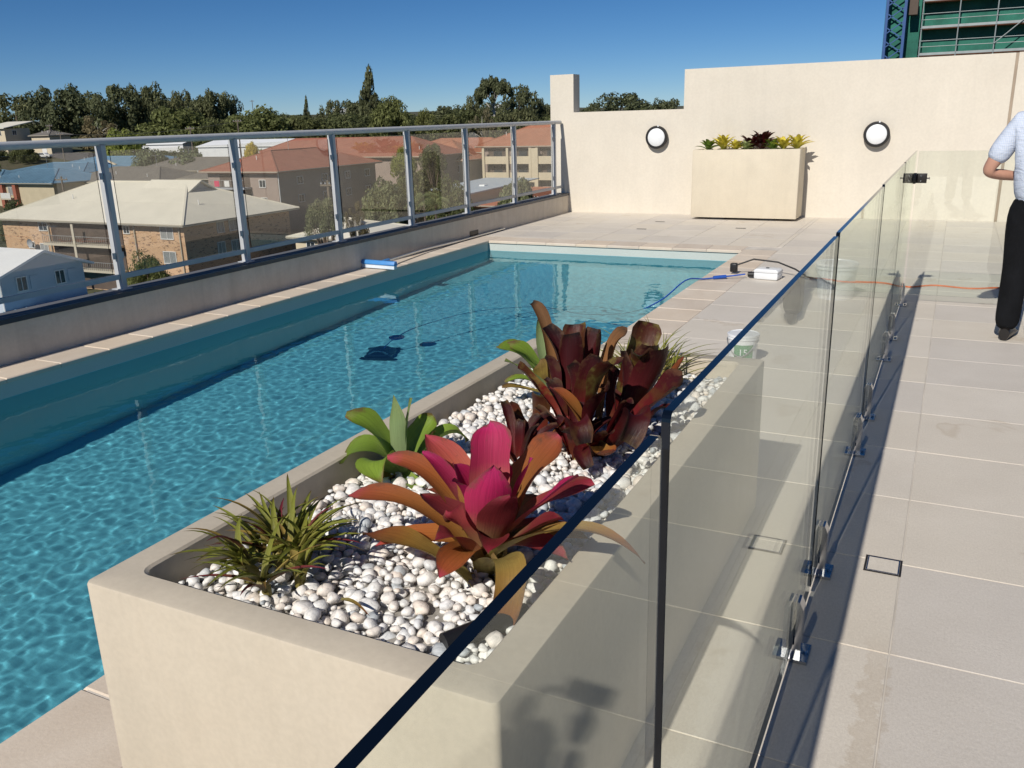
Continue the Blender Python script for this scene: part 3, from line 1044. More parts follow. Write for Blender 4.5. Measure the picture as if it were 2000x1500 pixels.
AGAVE_LEAVES = [
    ((-1.401, 1.996, 0.589), (-1.428, 1.981, 0.712), (-1.540, 1.946, 0.757), 0.080, 'G'),
    ((-1.396, 1.996, 0.590), (-1.378, 1.986, 0.714), (-1.414, 2.016, 0.810), 0.037, 'S'),
    ((-1.389, 2.016, 0.583), (-1.378, 2.026, 0.704), (-1.364, 2.036, 0.803), 0.031, 'S'),
    ((-1.391, 2.026, 0.579), (-1.366, 2.081, 0.696), (-1.341, 2.116, 0.725), 0.072, 'G'),
    ((-1.397, 1.976, 0.597), (-1.482, 1.936, 0.732), (-1.534, 1.896, 0.608), 0.071, 'G'),
    ((-1.384, 1.956, 0.598), (-1.451, 1.891, 0.691), (-1.345, 1.846, 0.613), 0.075, 'G'),
    ((-1.392, 2.026, 0.574), (-1.313, 2.071, 0.663), (-1.302, 2.056, 0.699), 0.043, 'G'),
    ((-1.371, 1.996, 0.584), (-1.262, 1.981, 0.674), (-1.212, 1.946, 0.638), 0.066, 'G'),
    ((-1.395, 2.046, 0.571), (-1.266, 2.106, 0.733), (-1.229, 2.126, 0.658), 0.074, 'G'),
    ((-1.382, 1.966, 0.581), (-1.398, 1.936, 0.590), (-1.429, 1.906, 0.543), 0.040, 'D'),
    ((-1.368, 1.976, 0.584), (-1.291, 1.931, 0.570), (-1.266, 1.906, 0.576), 0.039, 'G'),
]
AGAVE2_LEAVES = [
    ((-1.260, 2.779, 0.619), (-1.293, 2.774, 0.755), (-1.407, 2.749, 0.789), 0.064, 'G'),
    ((-1.265, 2.779, 0.619), (-1.354, 2.764, 0.793), (-1.438, 2.729, 0.784), 0.064, 'G'),
    ((-1.256, 2.759, 0.626), (-1.269, 2.729, 0.687), (-1.388, 2.699, 0.745), 0.048, 'S'),
    ((-1.264, 2.799, 0.613), (-1.283, 2.809, 0.824), (-1.313, 2.819, 0.889), 0.041, 'S'),
    ((-1.247, 2.749, 0.630), (-1.231, 2.709, 0.727), (-1.258, 2.709, 0.751), 0.055, 'D'),
    ((-1.257, 2.749, 0.619), (-1.303, 2.704, 0.711), (-1.381, 2.679, 0.663), 0.041, 'G'),
    ((-1.252, 2.739, 0.618), (-1.316, 2.699, 0.646), (-1.384, 2.659, 0.654), 0.033, 'D'),
]
DARK_LEAVES = [
    ((-1.107, 2.546, 0.552), (-1.087, 2.581, 0.802), (-1.187, 2.596, 0.903), 0.069, 'M'),
    ((-1.058, 2.516, 0.569), (-1.068, 2.556, 0.840), (-1.081, 2.556, 0.898), 0.078, 'M'),
    ((-1.082, 2.596, 0.538), (-1.089, 2.666, 0.843), (-1.107, 2.696, 0.899), 0.081, 'N'),
    ((-1.064, 2.596, 0.541), (-1.044, 2.666, 0.821), (-1.035, 2.696, 0.889), 0.063, 'M'),
    ((-1.035, 2.546, 0.562), (-0.978, 2.621, 0.846), (-0.980, 2.596, 0.904), 0.041, 'M'),
    ((-1.085, 2.496, 0.572), (-1.120, 2.526, 0.798), (-1.148, 2.516, 0.820), 0.058, 'M'),
    ((-1.028, 2.446, 0.597), (-0.961, 2.451, 0.763), (-1.022, 2.436, 0.835), 0.049, 'M'),
    ((-0.957, 2.396, 0.612), (-0.944, 2.396, 0.791), (-0.916, 2.396, 0.882), 0.077, 'M'),
    ((-0.941, 2.376, 0.621), (-0.897, 2.356, 0.855), (-0.835, 2.336, 0.875), 0.093, 'N'),
    ((-0.913, 2.316, 0.646), (-0.898, 2.296, 0.753), (-0.832, 2.276, 0.820), 0.068, 'M'),
    ((-0.933, 2.336, 0.628), (-0.951, 2.286, 0.775), (-1.024, 2.276, 0.800), 0.053, 'O'),
    ((-0.921, 2.546, 0.578), (-0.863, 2.571, 0.684), (-0.900, 2.576, 0.854), 0.057, 'M'),
    ((-0.896, 2.596, 0.573), (-0.860, 2.656, 0.731), (-0.825, 2.636, 0.862), 0.079, 'M'),
    ((-0.878, 2.556, 0.589), (-0.821, 2.596, 0.760), (-0.760, 2.556, 0.876), 0.094, 'M'),
    ((-0.944, 2.696, 0.546), (-0.912, 2.796, 0.811), (-0.896, 2.816, 0.899), 0.093, 'N'),
    ((-0.913, 2.646, 0.567), (-0.832, 2.611, 0.861), (-0.831, 2.516, 0.859), 0.061, 'N'),
    ((-0.816, 2.446, 0.635), (-0.739, 2.456, 0.772), (-0.662, 2.426, 0.804), 0.089, 'M'),
    ((-0.849, 2.546, 0.609), (-0.739, 2.621, 0.767), (-0.699, 2.596, 0.847), 0.043, 'O'),
    ((-0.993, 2.646, 0.601), (-0.993, 2.721, 0.860), (-0.930, 2.696, 0.876), 0.060, 'T'),
    ((-1.200, 2.696, 0.558), (-1.212, 2.746, 0.922), (-1.307, 2.756, 0.946), 0.040, 'T'),
    ((-1.143, 2.396, 0.564), (-1.126, 2.436, 0.667), (-1.117, 2.396, 0.732), 0.067, 'N'),
    ((-1.142, 2.376, 0.571), (-1.179, 2.366, 0.650), (-1.217, 2.356, 0.695), 0.053, 'N'),
    ((-1.119, 2.366, 0.578), (-1.149, 2.356, 0.622), (-1.195, 2.346, 0.671), 0.046, 'M'),
    ((-1.079, 2.396, 0.712), (-1.128, 2.366, 0.805), (-1.159, 2.336, 0.834), 0.042, 'N'),
    ((-1.093, 2.376, 0.591), (-1.014, 2.336, 0.661), (-0.990, 2.336, 0.695), 0.042, 'O'),
    ((-0.941, 2.296, 0.621), (-0.902, 2.166, 0.816), (-0.869, 2.156, 0.686), 0.060, 'M'),
    ((-0.877, 2.336, 0.616), (-0.788, 2.316, 0.797), (-0.778, 2.296, 0.776), 0.034, 'M'),
    ((-0.840, 2.346, 0.618), (-0.664, 2.221, 0.870), (-0.744, 2.156, 0.711), 0.068, 'M'),
    ((-0.874, 2.276, 0.638), (-0.829, 2.206, 0.706), (-0.794, 2.176, 0.719), 0.036, 'M'),
    ((-0.893, 2.296, 0.628), (-0.923, 2.256, 0.672), (-0.959, 2.216, 0.690), 0.043, 'M'),
    ((-0.874, 2.256, 0.641), (-0.894, 2.156, 0.678), (-0.846, 2.136, 0.621), 0.045, 'M'),
    ((-0.862, 2.256, 0.643), (-0.797, 2.156, 0.640), (-0.765, 2.136, 0.693), 0.053, 'O'),
    ((-0.843, 2.376, 0.607), (-0.774, 2.346, 0.684), (-0.739, 2.316, 0.736), 0.062, 'M'),
    ((-0.877, 2.446, 0.639), (-0.893, 2.466, 0.783), (-0.862, 2.446, 0.827), 0.048, 'M'),
    ((-1.059, 2.436, 0.596), (-1.075, 2.451, 0.714), (-1.109, 2.446, 0.760), 0.060, 'M'),
    ((-0.886, 2.616, 0.589), (-0.842, 2.676, 0.774), (-0.814, 2.656, 0.846), 0.069, 'N'),
]
red = plant_from_table('bromeliad', RED_LEAVES, (-0.876, 1.60, 0.565), 'large bromeliad with magenta heart and orange outer leaves in the stone planter', {}, 0.27, widen=1.36)
for k in range(14):                      # low ring of outer leaves and a short heart
    a = k * 2.4 + 0.4
    out_ = k < 9
    el = R(prng.uniform(12, 35) if out_ else prng.uniform(55, 80))
    L = prng.uniform(0.20, 0.30) if out_ else prng.uniform(0.16, 0.22)
    rad = Vector((math.cos(a), math.sin(a), 0))
    tip = rad * (L * math.cos(el)) + Vector((0, 0, L * math.sin(el) + (0.02 if out_ else 0.10)))
    c_ = rad * (L * 0.5 * math.cos(el)) + Vector((0, 0, L * 0.75 * math.sin(el) + (0.07 if out_ else 0.10)))
    q = MB()
    leaf_geo(q, bez(rad * 0.03 + Vector((0, 0, 0.06)), c_, tip, (0, 0, -0.03)), prng.uniform(0.06, 0.085), 'strap', 0.38, rad, 14, 6, twist=prng.uniform(-0.3, 0.3), wave=0.07, seed=k)
    leaf_build(q, 'leaf', LM[('Y', 'O', 'R')[k % 3] if out_ else 'P'], red)
plant_from_table('agave', AGAVE_LEAVES, (-1.40, 2.0, 0.565), 'fresh green soft leaved agave by the pool edge of the planter', {'G': 'agave', 'S': 'agave', 'D': 'agave'}, 0.3, widen=1.65)
plant_from_table('agave', AGAVE2_LEAVES, (-1.285, 2.79, 0.565), 'ragged agave with a yellowing leaf behind the dark maroon bromeliads', {'G': 'agave', 'S': 'agave', 'D': 'agave'}, 0.3, widen=1.65)
centres = [((-1.10, 2.20), 'small dark maroon bromeliad beside the magenta one, over white pebbles'),
           ((-0.95, 2.30), 'dark maroon bromeliad with drooping front leaves by the glass fence'),
           ((-1.08, 2.58), 'tall dark maroon bromeliad with an upright dry brown leaf'),
           ((-0.85, 2.66), 'wide dark maroon bromeliad before the grassy tuft at the planter end')]
split = [[] for _ in centres]
for lf in DARK_LEAVES:
    ax, ay = lf[0][0], lf[0][1]
    k = min(range(4), key=lambda j: (centres[j][0][0] - ax) ** 2 + (centres[j][0][1] - ay) ** 2)
    split[k].append(lf)
for (cxy, lab), tb in zip(centres, split):
    r_ = plant_from_table('bromeliad', tb, (cxy[0], cxy[1], 0.565), lab, {'M': 'cut', 'N': 'cut', 'O': 'strap', 'T': 'cut'}, 0.55, 'dark maroon bromeliads')
    for k in range(9):                       # short inner and low outer leaves that fill the rosette
        a = prng.uniform(0, 6.28)
        el = R(prng.uniform(25, 75))
        L = prng.uniform(0.12, 0.22)
        rad = Vector((math.cos(a), math.sin(a), 0))
        tip = rad * (L * math.cos(el)) + Vector((0, 0, L * math.sin(el)))
        q = MB()
        leaf_geo(q, bez(rad * 0.02 + Vector((0, 0, 0.02)), tip * 0.5 + Vector((0, 0, 0.05)), tip, (0, 0, -0.03)), prng.uniform(0.03, 0.045), 'cut', 0.55, rad, 10, 4, seed=k)
        leaf_build(q, 'leaf', LM['M'], r_)


def tuft(name, base, n_shoots, spread, length, w, label, mats=('W',), leaves=9, seed=1, lean=0.0):
    """Clumping plant: shoots, each with a fan of narrow arching blades; one foliage mesh and the stem bulbs."""
    r_ = random.Random(seed)
    root = empty(name, base, label, 'plant')
    by = {k: MB() for k in mats}
    for s in range(n_shoots):
        a = r_.uniform(0, 6.28); d = spread * math.sqrt(r_.random())
        b = Vector((d * math.cos(a), d * math.sin(a), 0))
        out_ = b.normalized() if b.length > 1e-3 else Vector((0, 1, 0))
        stem = MB()
        h = r_.uniform(0.05, 0.09)
        top = b + out_ * (0.03 + lean) + Vector((0, 0, h))
        stem.tube([b + Vector((0, 0, -0.02)), b * 0.9 + Vector((0, 0, h * 0.5)) + out_ * 0.01, top], [0.010, 0.012, 0.007], 8)
        q = stem
        so = stem.build('stem', LM['W'], root, smooth=True)
        for k in range(leaves):
            th = r_.uniform(0, 6.28)
            rad = (Vector((math.cos(th), math.sin(th), 0)) + out_ * 0.7).normalized()
            L = length * r_.uniform(0.55, 1.1)
            el = R(r_.uniform(25, 82))
            p0 = b + out_ * 0.015 + Vector((0, 0, h * r_.uniform(0.3, 0.9)))
            c_ = p0 + rad * (L * 0.5 * math.cos(el)) + Vector((0, 0, L * 0.55 * math.sin(el)))
            t_ = p0 + rad * (L * (0.35 + 0.65 * math.cos(el))) + Vector((0, 0, L * (0.85 * math.sin(el) - 0.22)))
            def pth(t, p0=p0, c_=c_, t_=t_):
                return p0 * (1 - t) ** 2 + c_ * (2 * t * (1 - t)) + t_ * t * t
            kd = mats[0] if r_.random() < 0.8 or len(mats) == 1 else r_.choice(mats[1:])
            leaf_geo(by[kd], pth, w * r_.uniform(0.7, 1.2), 'blade', 0.7, rad, 8, 2, twist=r_.uniform(-0.5, 0.5), seed=k)
    for kd, q in by.items():
        if q.v:
            tag(leaf_build(q, 'foliage', LM[kd], root), kind='stuff')
    return root


tuft('tufted_bromeliad', (-1.30, 1.36, GRAVEL), 12, 0.085, 0.20, 0.019, 'spiky green tufted bromeliad with wine red tips at the planter corner', ('W', 'V', 'D'), 11, 5)
tuft('grassy_plant', (-0.98, 3.12, GRAVEL), 10, 0.10, 0.26, 0.009, 'grassy light green tuft at the far end of the planter', ('W',), 12, 9)
q = MB()                                     # a fallen blade on the pebbles
leaf_geo(q, lambda t: Vector((-1.085 + 0.10 * t, 1.30 - 0.03 * t, GRAVEL + 0.03 + 0.012 * math.sin(3 * t))), 0.014, 'blade', 0.4, Vector((1, 0, 0)), 8, 2)
tag(leaf_build(q, 'fallen_leaf', LM['Y'], None), 'orange fallen leaf blade lying on the planter pebbles', 'leaf')
q = MB(); q.tube([(-0.80, 1.255, GRAVEL + 0.025), (-0.745, 1.34, GRAVEL + 0.03), (-0.70, 1.42, GRAVEL + 0.025)], 0.022, 14)
o = q.build('garden_light', M['black'], smooth=True); tag(o, 'black tube of a small garden light lying on the pebbles', 'garden light')

# ------------------------------------------------------------------ planter by the far wall
trough('stone_planter', -3.60, -2.02, 13.45, 13.96, 0.035, 1.04, 0.06, 0.15, M['planter_far'], 'tall yellowish stone planter against the far cream wall', 0.01)
for x, y, lab in ((-3.2, 13.7, 'black foot block under the left half of the far planter'), (-2.45, 13.7, 'black foot block under the right half of the far planter')):
    q = MB(); q.box(x - 0.1, x + 0.1, y - 0.2, y + 0.2, 0.0005, 0.0345)
    tag(q.build('planter_foot', M['black']), lab, 'foot block', 'foot blocks under the far planter')
q = MB()
for k in range(90):
    vs, fs = shapes[k % 12]
    x, y = prng.uniform(-3.52, -2.1), prng.uniform(13.53, 13.88)
    q.add([Vector(v) * 0.028 + Vector((x, y, 1.005 + prng.uniform(-0.01, 0.01))) for v in vs], fs)
bed2 = q.build('pebble_bed', M['pebble'], smooth=True, autosmooth=180)
tag(bed2, 'white pebbles showing at the top of the far planter', 'pebbles', kind='stuff')


def rosette(base, label, kd, n, L, w, seed, els=(25, 80), group='plants in the far planter', name='bromeliad'):
    r_ = random.Random(seed)
    root = empty(name, base, label, 'plant', group)
    for k in range(n):
        a = k * 2.4 + r_.uniform(-0.3, 0.3)
        el = R(els[1] - (els[1] - els[0]) * (k / n) + r_.uniform(-8, 8))
        l_ = L * r_.uniform(0.8, 1.1)
        rad = Vector((math.cos(a), math.sin(a), 0))
        tip = rad * (l_ * (0.25 + 0.75 * math.cos(el))) + Vector((0, 0, l_ * (math.sin(el) - 0.1)))
        c_ = rad * (l_ * 0.35 * math.cos(el)) + Vector((0, 0, l_ * 0.62 * math.sin(el) + 0.02))
        q = MB()
        leaf_geo(q, bez(rad * 0.012 + Vector((0, 0, 0.02)), c_, tip, (0, 0, -0.02)), w, 'strap', 0.4, rad, 8, 3, seed=k)
        leaf_build(q, 'leaf', LM[kd], root)
    return root


for i, (x, y, kd, n, L, w, lab) in enumerate((
        (-3.40, 13.62, 'G', 13, 0.20, 0.045, 'green bromeliad at the left end of the far planter'),
        (-3.20, 13.72, 'L', 18, 0.27, 0.045, 'tall yellow bromeliad standing behind the green one in the far planter'),
        (-2.98, 13.62, 'L', 14, 0.19, 0.045, 'short yellow bromeliad left of the pale striped one in the far planter'),
        (-2.83, 13.58, 'U', 13, 0.17, 0.035, 'pale striped bromeliad in the middle of the far planter'),
        (-2.80, 13.80, 'M', 14, 0.27, 0.05, 'smaller maroon bromeliad in the far planter'),
        (-2.62, 13.72, 'M', 20, 0.32, 0.06, 'larger maroon bromeliad in the far planter'),
        (-2.45, 13.62, 'G', 13, 0.20, 0.04, 'green bromeliad right of the maroon ones in the far planter'),
        (-2.30, 13.68, 'L', 15, 0.23, 0.045, 'yellow bromeliad next to last in the far planter'),
        (-2.11, 13.70, 'L', 16, 0.25, 0.05, 'yellow bromeliad at the right end of the far planter'))):
    rosette((x, y, 1.0), lab, kd, n + 6, L * 1.08, w * 1.45, 40 + i)
# ------------------------------------------------------------------ wall lamps, drain, pool gear
M['lamp_ring'] = plain('lamp_ring_black', (0.014, 0.012, 0.011), 0.45, 0.2, 40)
M['opal'] = plain('opal_diffuser', (0.80, 0.82, 0.83), 0.3, 0.02, 10)
for x, z, lab in ((-4.336, 1.22, 'round black rimmed wall lamp near the glass balustrade'), (-1.058, 1.212, 'round black rimmed wall lamp above the glass fence')):
    o = empty('wall_lamp', (x, WALL_Y, z), lab, 'wall lamp', 'bulkhead lamps on the far wall')
    q = MB(); q.lathe([(0.155, -0.0005), (0.175, -0.03), (0.18, -0.085), (0.172, -0.10), (0.145, -0.102), (0.140, -0.085)], 48, axis='Y')
    q.build('ring', M['lamp_ring'], o, smooth=True)
    q = MB(); q.lathe([(0.141, -0.084), (0.138, -0.098), (0.11, -0.112), (0.07, -0.121), (0.03, -0.125), (0.004, -0.1255)], 48, axis='Y')
    q.build('diffuser', M['opal'], o, smooth=True)
    q = MB(); q.box(0.02, 0.038, -0.103, -0.08, 0.163, 0.185)
    q.build('clip', M['opal'], o)

M['tile_insert'] = M['tile']
dr = empty('floor_drain', (-0.078, 3.085, 0), 'square floor drain with tile insert beside the glass fence', 'drain')
q = MB()
for xa, xb, ya, yb in ((-0.062, 0.062, -0.062, -0.055), (-0.062, 0.062, 0.055, 0.062), (-0.062, -0.055, -0.055, 0.055), (0.055, 0.062, -0.055, 0.055)):
    q.box(xa, xb, ya, yb, 0.0006, 0.0022)
f_ = q.build('frame', M['dark_metal'], dr)
q = MB()
for xa, xb, ya, yb in ((-0.054, 0.054, -0.054, -0.050), (-0.054, 0.054, 0.050, 0.054), (-0.054, -0.050, -0.050, 0.050), (0.050, 0.054, -0.050, 0.050)):
    q.box(xa, xb, ya, yb, 0.0006, 0.0034)
q.build('insert_rim', M['chrome'], dr)
q = MB(); q.box(-0.0495, 0.0495, -0.0495, 0.0495, 0.0006, 0.0026)
q.build('insert', M['tile'], dr)

# little dark weep slots in the paving in front of the far wall
for i, (x, y, lab) in enumerate(((-3.95, 13.0, 'small dark weep slot in the paving left of the far planter'), (-3.95, 12.1, 'small dark weep slot in the paving nearer the pool end'), (-2.62, 12.5, 'small dark weep slot in the paving before the far planter'))):
    q = MB(); q.box(x - 0.07, x + 0.07, y - 0.02, y + 0.02, 0.0008, 0.004)
    tag(q.build('weep_slot', M['dark_metal']), lab, 'drain')

# telescopic pole with a blue brush lying along the parapet
M['pole'] = plain('aluminium_pole', (0.55, 0.55, 0.55), 0.3, 0.06, 20, metal=0.9)
M['brush_blue'] = plain('blue_plastic', (0.06, 0.26, 0.62), 0.4, 0.08, 8)
M['bristle'] = plain('white_bristle', (0.62, 0.70, 0.78), 0.7, 0.1, 120)
pb = empty('pool_brush', (-5.665, 8.02, 0), 'blue pool brush on a long aluminium pole lying along the parapet', 'pool brush')
q = MB(); q.tube([(0.02, 0.06, 0.075), (-0.13, 1.1, 0.05), (-0.19, 2.1, 0.022)], 0.017, 12); q.build('pole', M['pole'], pb, smooth=True)
q = MB(); q.tube([(-0.187, 2.05, 0.023), (-0.205, 3.5, 0.019)], 0.0135, 12); q.build('inner_pole', M['pole'], pb, smooth=True)
q = MB(); q.tube([(0.026, 0.02, 0.076), (0.006, 0.16, 0.073)], 0.022, 10); q.build('socket', M['brush_blue'], pb, smooth=True)
q = MB()
q.prism([(-0.03, 0.05), (0.03, 0.05), (0.036, 0.062), (0.02, 0.098), (-0.02, 0.098), (-0.036, 0.062)], 'X', -0.235, 0.235)
hd = q.build('brush_head', M['brush_blue'], pb, bevel=0.004); hd.location = (0.0, -0.02, 0.0); hd.rotation_euler = (0, 0, R(-4))
q = MB(); q.prism([(-0.028, 0.012), (0.03, 0.012), (0.024, 0.049), (-0.024, 0.049)], 'X', -0.228, 0.228)
q.build('bristles', M['bristle'], hd)

# white connection box with plugs, blue cable into the pool, orange extension cord
M['white_plastic'] = plain('white_plastic', (0.72, 0.74, 0.76), 0.3, 0.04, 8)
M['cable_blue'] = plain('blue_cable', (0.02, 0.09, 0.42), 0.4, 0.1, 30)
M['cable_orange'] = plain('orange_cable', (0.62, 0.14, 0.035), 0.45, 0.1, 30)
M['rubber'] = plain('black_rubber', (0.016, 0.016, 0.016), 0.55, 0.2, 40)
bx = empty('power_supply', (-1.53, 8.68, 0), 'white pool cleaner power supply box standing on the paving', 'power box', rz=R(-8))
bx.scale = (0.78, 0.78, 0.78)
q = MB(); q.prism([(-0.15, 0.02), (-0.14, 0.004), (0.14, 0.004), (0.15, 0.02), (0.15, 0.085), (-0.15, 0.085)], 'Y', -0.10, 0.10); q.build('base', M['white_plastic'], bx, bevel=0.008)
q = MB(); q.prism([(-0.155, 0.0855), (0.155, 0.0855), (0.155, 0.115), (0.125, 0.135), (-0.125, 0.135), (-0.155, 0.115)], 'Y', -0.105, 0.105); q.build('lid', M['white_plastic'], bx, bevel=0.010)
q = MB(); q.lathe([(0.022, 0.1352), (0.022, 0.140), (0.016, 0.142)], 16, center=(-0.01, 0.0, 0)); q.build('button', M['black'], bx, smooth=True)
q = MB(); q.tube([(-0.15, -0.04, 0.05), (-0.24, -0.05, 0.045)], 0.033, 12); q.build('cable_socket', M['black'], bx, smooth=True)
pw = empty('plug_lead', (-1.9, 8.86, 0), 'black lead with plug looping behind the power supply box', 'plug')
q = MB(); q.box(-0.04, 0.03, -0.03, 0.03, 0.02, 0.11); q.build('plug', M['black'], pw, bevel=0.010)
q = MB(); q.tube([(0.02, 0.0, 0.09), (0.18, 0.05, 0.15), (0.42, 0.05, 0.13), (0.60, -0.02, 0.08), (0.72, -0.12, 0.035), (0.86, -0.2, 0.012), (1.05, -0.36, 0.010), (1.3, -0.55, 0.009)], 0.008, 8); q.build('lead', M['rubber'], pw, smooth=True)


def spline(pts, n=10):
    pts = [Vector(p) for p in pts]
    out_ = []
    for i in range(len(pts) - 1):
        p0, p1, p2, p3 = pts[max(i - 1, 0)], pts[i], pts[i + 1], pts[min(i + 2, len(pts) - 1)]
        for k in range(n):
            t = k / n
            out_.append(0.5 * ((2 * p1) + (p2 - p0) * t + (2 * p0 - 5 * p1 + 4 * p2 - p3) * t * t + (3 * p1 - p0 - 3 * p2 + p3) * t ** 3))
    out_.append(pts[-1])
    return out_


bc = empty('cleaner_cable', (-1.8, 8.55, 0), 'blue cable running from the power box over the coping into the pool', 'cable')
q = MB(); q.tube(spline([(0.06, 0.07, 0.045), (-0.15, -0.02, 0.02), (-0.3, -0.13, 0.012), (-0.42, -0.35, 0.03), (-0.55, -0.75, -0.10), (-0.75, -1.2, -0.165), (-1.1, -1.35, -0.17), (-1.6, -1.2, -0.17), (-2.1, -1.55, -0.20), (-2.42, -2.0, -0.45), (-2.54, -2.23, -0.68), (-2.64, -2.24, -0.95), (-2.7, -2.22, -1.12)]), 0.007, 8)
q.build('cable', M['cable_blue'], bc, smooth=True)
q = MB(); q.tube([(-0.11, -0.005, 0.026), (-0.22, -0.07, 0.018)], 0.018, 10); q.build('cable_joint', M['cable_blue'], bc, smooth=True)
ec = MB()
ec.tube(spline([(-1.15, 8.75, 0.008), (-0.9, 8.82, 0.007), (-0.45, 8.72, 0.007), (-0.36, 9.05, 0.007), (-0.28, 8.62, 0.007), (-0.05, 8.76, 0.007), (0.25, 8.70, 0.007), (0.6, 8.84, 0.007), (1.6, 8.9, 0.007), (3.0, 9.4, 0.007)], 14), 0.007, 8)
tag(ec.build('extension_cord', M['cable_orange'], smooth=True), 'orange extension cord lying across the walkway', 'cord')

# robotic pool cleaner on the pool floor, with its float
rb = empty('pool_cleaner', (-4.54, 6.34, floor_z(6.34)), 'dark robotic pool cleaner resting on the pool floor', 'pool cleaner', rz=R(20))
rb.scale = (0.72, 0.72, 0.72)
q = MB(); q.prism([(-0.2, 0.05), (-0.17, 0.17), (-0.06, 0.24), (0.06, 0.24), (0.17, 0.17), (0.2, 0.05)], 'Y', -0.19, 0.19); q.build('body', plain('cleaner_shell', (0.02, 0.035, 0.08), 0.4, 0.2, 10), rb, bevel=0.05, seg=3)
for s in (-1, 1):
    q = MB(); q.prism([(-0.2, 0.0), (0.2, 0.0), (0.24, 0.06), (0.2, 0.12), (-0.2, 0.12), (-0.24, 0.06)], 'Y', s * 0.195, s * 0.235); q.build('track', M['rubber'], rb, bevel=0.018)
q = MB(); q.tube([(-0.12, -0.14, 0.20), (-0.05, -0.14, 0.29), (0.05, -0.14, 0.29), (0.12, -0.14, 0.20)], 0.014, 8); q.build('handle', M['white_plastic'], rb, smooth=True)
q = MB(); q.lathe([(0.02, -0.03), (0.07, -0.02), (0.075, 0.02), (0.03, 0.035)], 16, center=(-4.34, 6.32, -0.70))
tag(q.build('cable_float', M['cable_blue'], smooth=True), 'blue cable float hanging in the water above the pool cleaner', 'float')

# buckets
def bucket(loc, r, h, label, label_patch, lid):
    o = empty('bucket', loc, label, 'bucket')
    q = MB(); q.lathe([(r * 0.86, 0.0005), (r * 0.88, 0.01), (r * 0.97, h * 0.86), (r * 1.03, h * 0.865), (r * 1.03, h * 0.92), (r, h * 0.925), (r, h)], 40)
    q.build('pail', M['white_plastic'], o, smooth=True, autosmooth=30)
    if lid:
        q = MB(); q.lathe([(r * 1.05, h * 0.96), (r * 1.06, h * 1.03), (r * 0.98, h * 1.045), (r * 0.96, h * 1.02), (0.01, h * 1.02)], 40)
        q.build('lid', M['white_plastic'], o, smooth=True, autosmooth=30)
    q = MB(); q.tube([(r * 1.04 * math.cos(a), r * 1.04 * math.sin(a), h * 0.84 - 0.10 * math.sin(a) ** 2 if math.sin(a) < 0 else h * 0.84) for a in [R(180 + 12 * k) for k in range(16)]], 0.004, 6)
    q.build('bail', M['pole'], o, smooth=True)
    return o


b1 = bucket((-1.125, 5.62, 0), 0.098, 0.185, 'white bucket with a green 15 label behind the planter end', True, True)
M['label_green'] = plain('green_label', (0.045, 0.22, 0.09), 0.45, 0.05, 10)
q = MB()
seg = 10
for k in range(seg):
    a0, a1 = R(-115 + k * 8), R(-115 + (k + 1) * 8)
    rr0, rr1 = 0.098 * 0.955 + 0.0012, 0.098 * 0.905 + 0.0012
    q.add([(rr1 * math.cos(a0), rr1 * math.sin(a0), 0.04), (rr1 * math.cos(a1), rr1 * math.sin(a1), 0.04), (rr0 * math.cos(a1), rr0 * math.sin(a1), 0.13), (rr0 * math.cos(a0), rr0 * math.sin(a0), 0.13)], [(0, 1, 2, 3)])
q.build('label', M['label_green'], b1)
tx = bpy.data.curves.new('label_text', 'FONT'); tx.body = '15'; tx.size = 0.06; tx.extrude = 0.0004; tx.align_x = 'CENTER'
to = bpy.data.objects.new('label_text', tx)
C.objects.link(to)
dg = bpy.context.evaluated_depsgraph_get()
tm = bpy.data.meshes.new_from_object(to.evaluated_get(dg))
bpy.data.objects.remove(to)
tm.materials.clear(); tm.materials.append(M['white_plastic'])
lt = link('label_text', tm, b1)
aa = R(-78)
lt.location = (0.0945 * math.cos(aa), 0.0945 * math.sin(aa), 0.062)
lt.rotation_euler = (R(90), 0, aa + R(90))
bucket((-0.82, 7.95, 0), 0.17, 0.30, 'lidded white tub standing behind the glass fence near the gate', False, True)
# ------------------------------------------------------------------ people
M['skin'] = plain('skin', (0.50, 0.27, 0.19), 0.5, 0.08, 14, bump=0.1, bscale=90)
M['shirt'] = None
m, nt, bs, out = new_mat('light_blue_check_shirt')
tc = N(nt, 'ShaderNodeTexCoord').outputs['Object']
ws = []
for ax in (0, 2):
    w_ = N(nt, 'ShaderNodeTexWave', bands_direction='X' if ax == 0 else 'Z')
    w_.inputs['Scale'].default_value = 28
    nt.links.new(tc, w_.inputs[0])
    ws.append(ramp(nt, w_.outputs[1], [(0.35, (1, 1, 1)), (0.6, (0.86, 0.90, 0.96))]))
c = mixc(nt, 1.0, mixc(nt, 1.0, ws[0], ws[1], 'MULTIPLY'), (0.68, 0.72, 0.80), 'MULTIPLY')
nt.links.new(c, bs.inputs['Base Color'])
bs.inputs['Roughness'].default_value = 0.85
b = N(nt, 'ShaderNodeBump'); b.inputs['Strength'].default_value = 0.7; b.inputs['Distance'].default_value = 0.02
nt.links.new(noise_tex(nt, 9, 4, 0.6, 'obj', stretch=(1, 1, 2.2), dist=1.2), b.inputs['Height']); nt.links.new(b.outputs[0], bs.inputs['Normal'])
M['shirt'] = m
M['trousers'] = plain('black_trousers', (0.006, 0.0065, 0.008), 0.95, 0.3, 6, spec=0.2, bump=0.5, bscale=10, dist=0.02)
M['shoe'] = plain('black_leather', (0.012, 0.010, 0.009), 0.35, 0.2, 20)
M['hair'] = plain('grey_hair', (0.14, 0.12, 0.11), 0.7, 0.3, 60, bump=0.6, bscale=120)
M['paper'] = plain('paper', (0.78, 0.78, 0.77), 0.8, 0.03, 10)


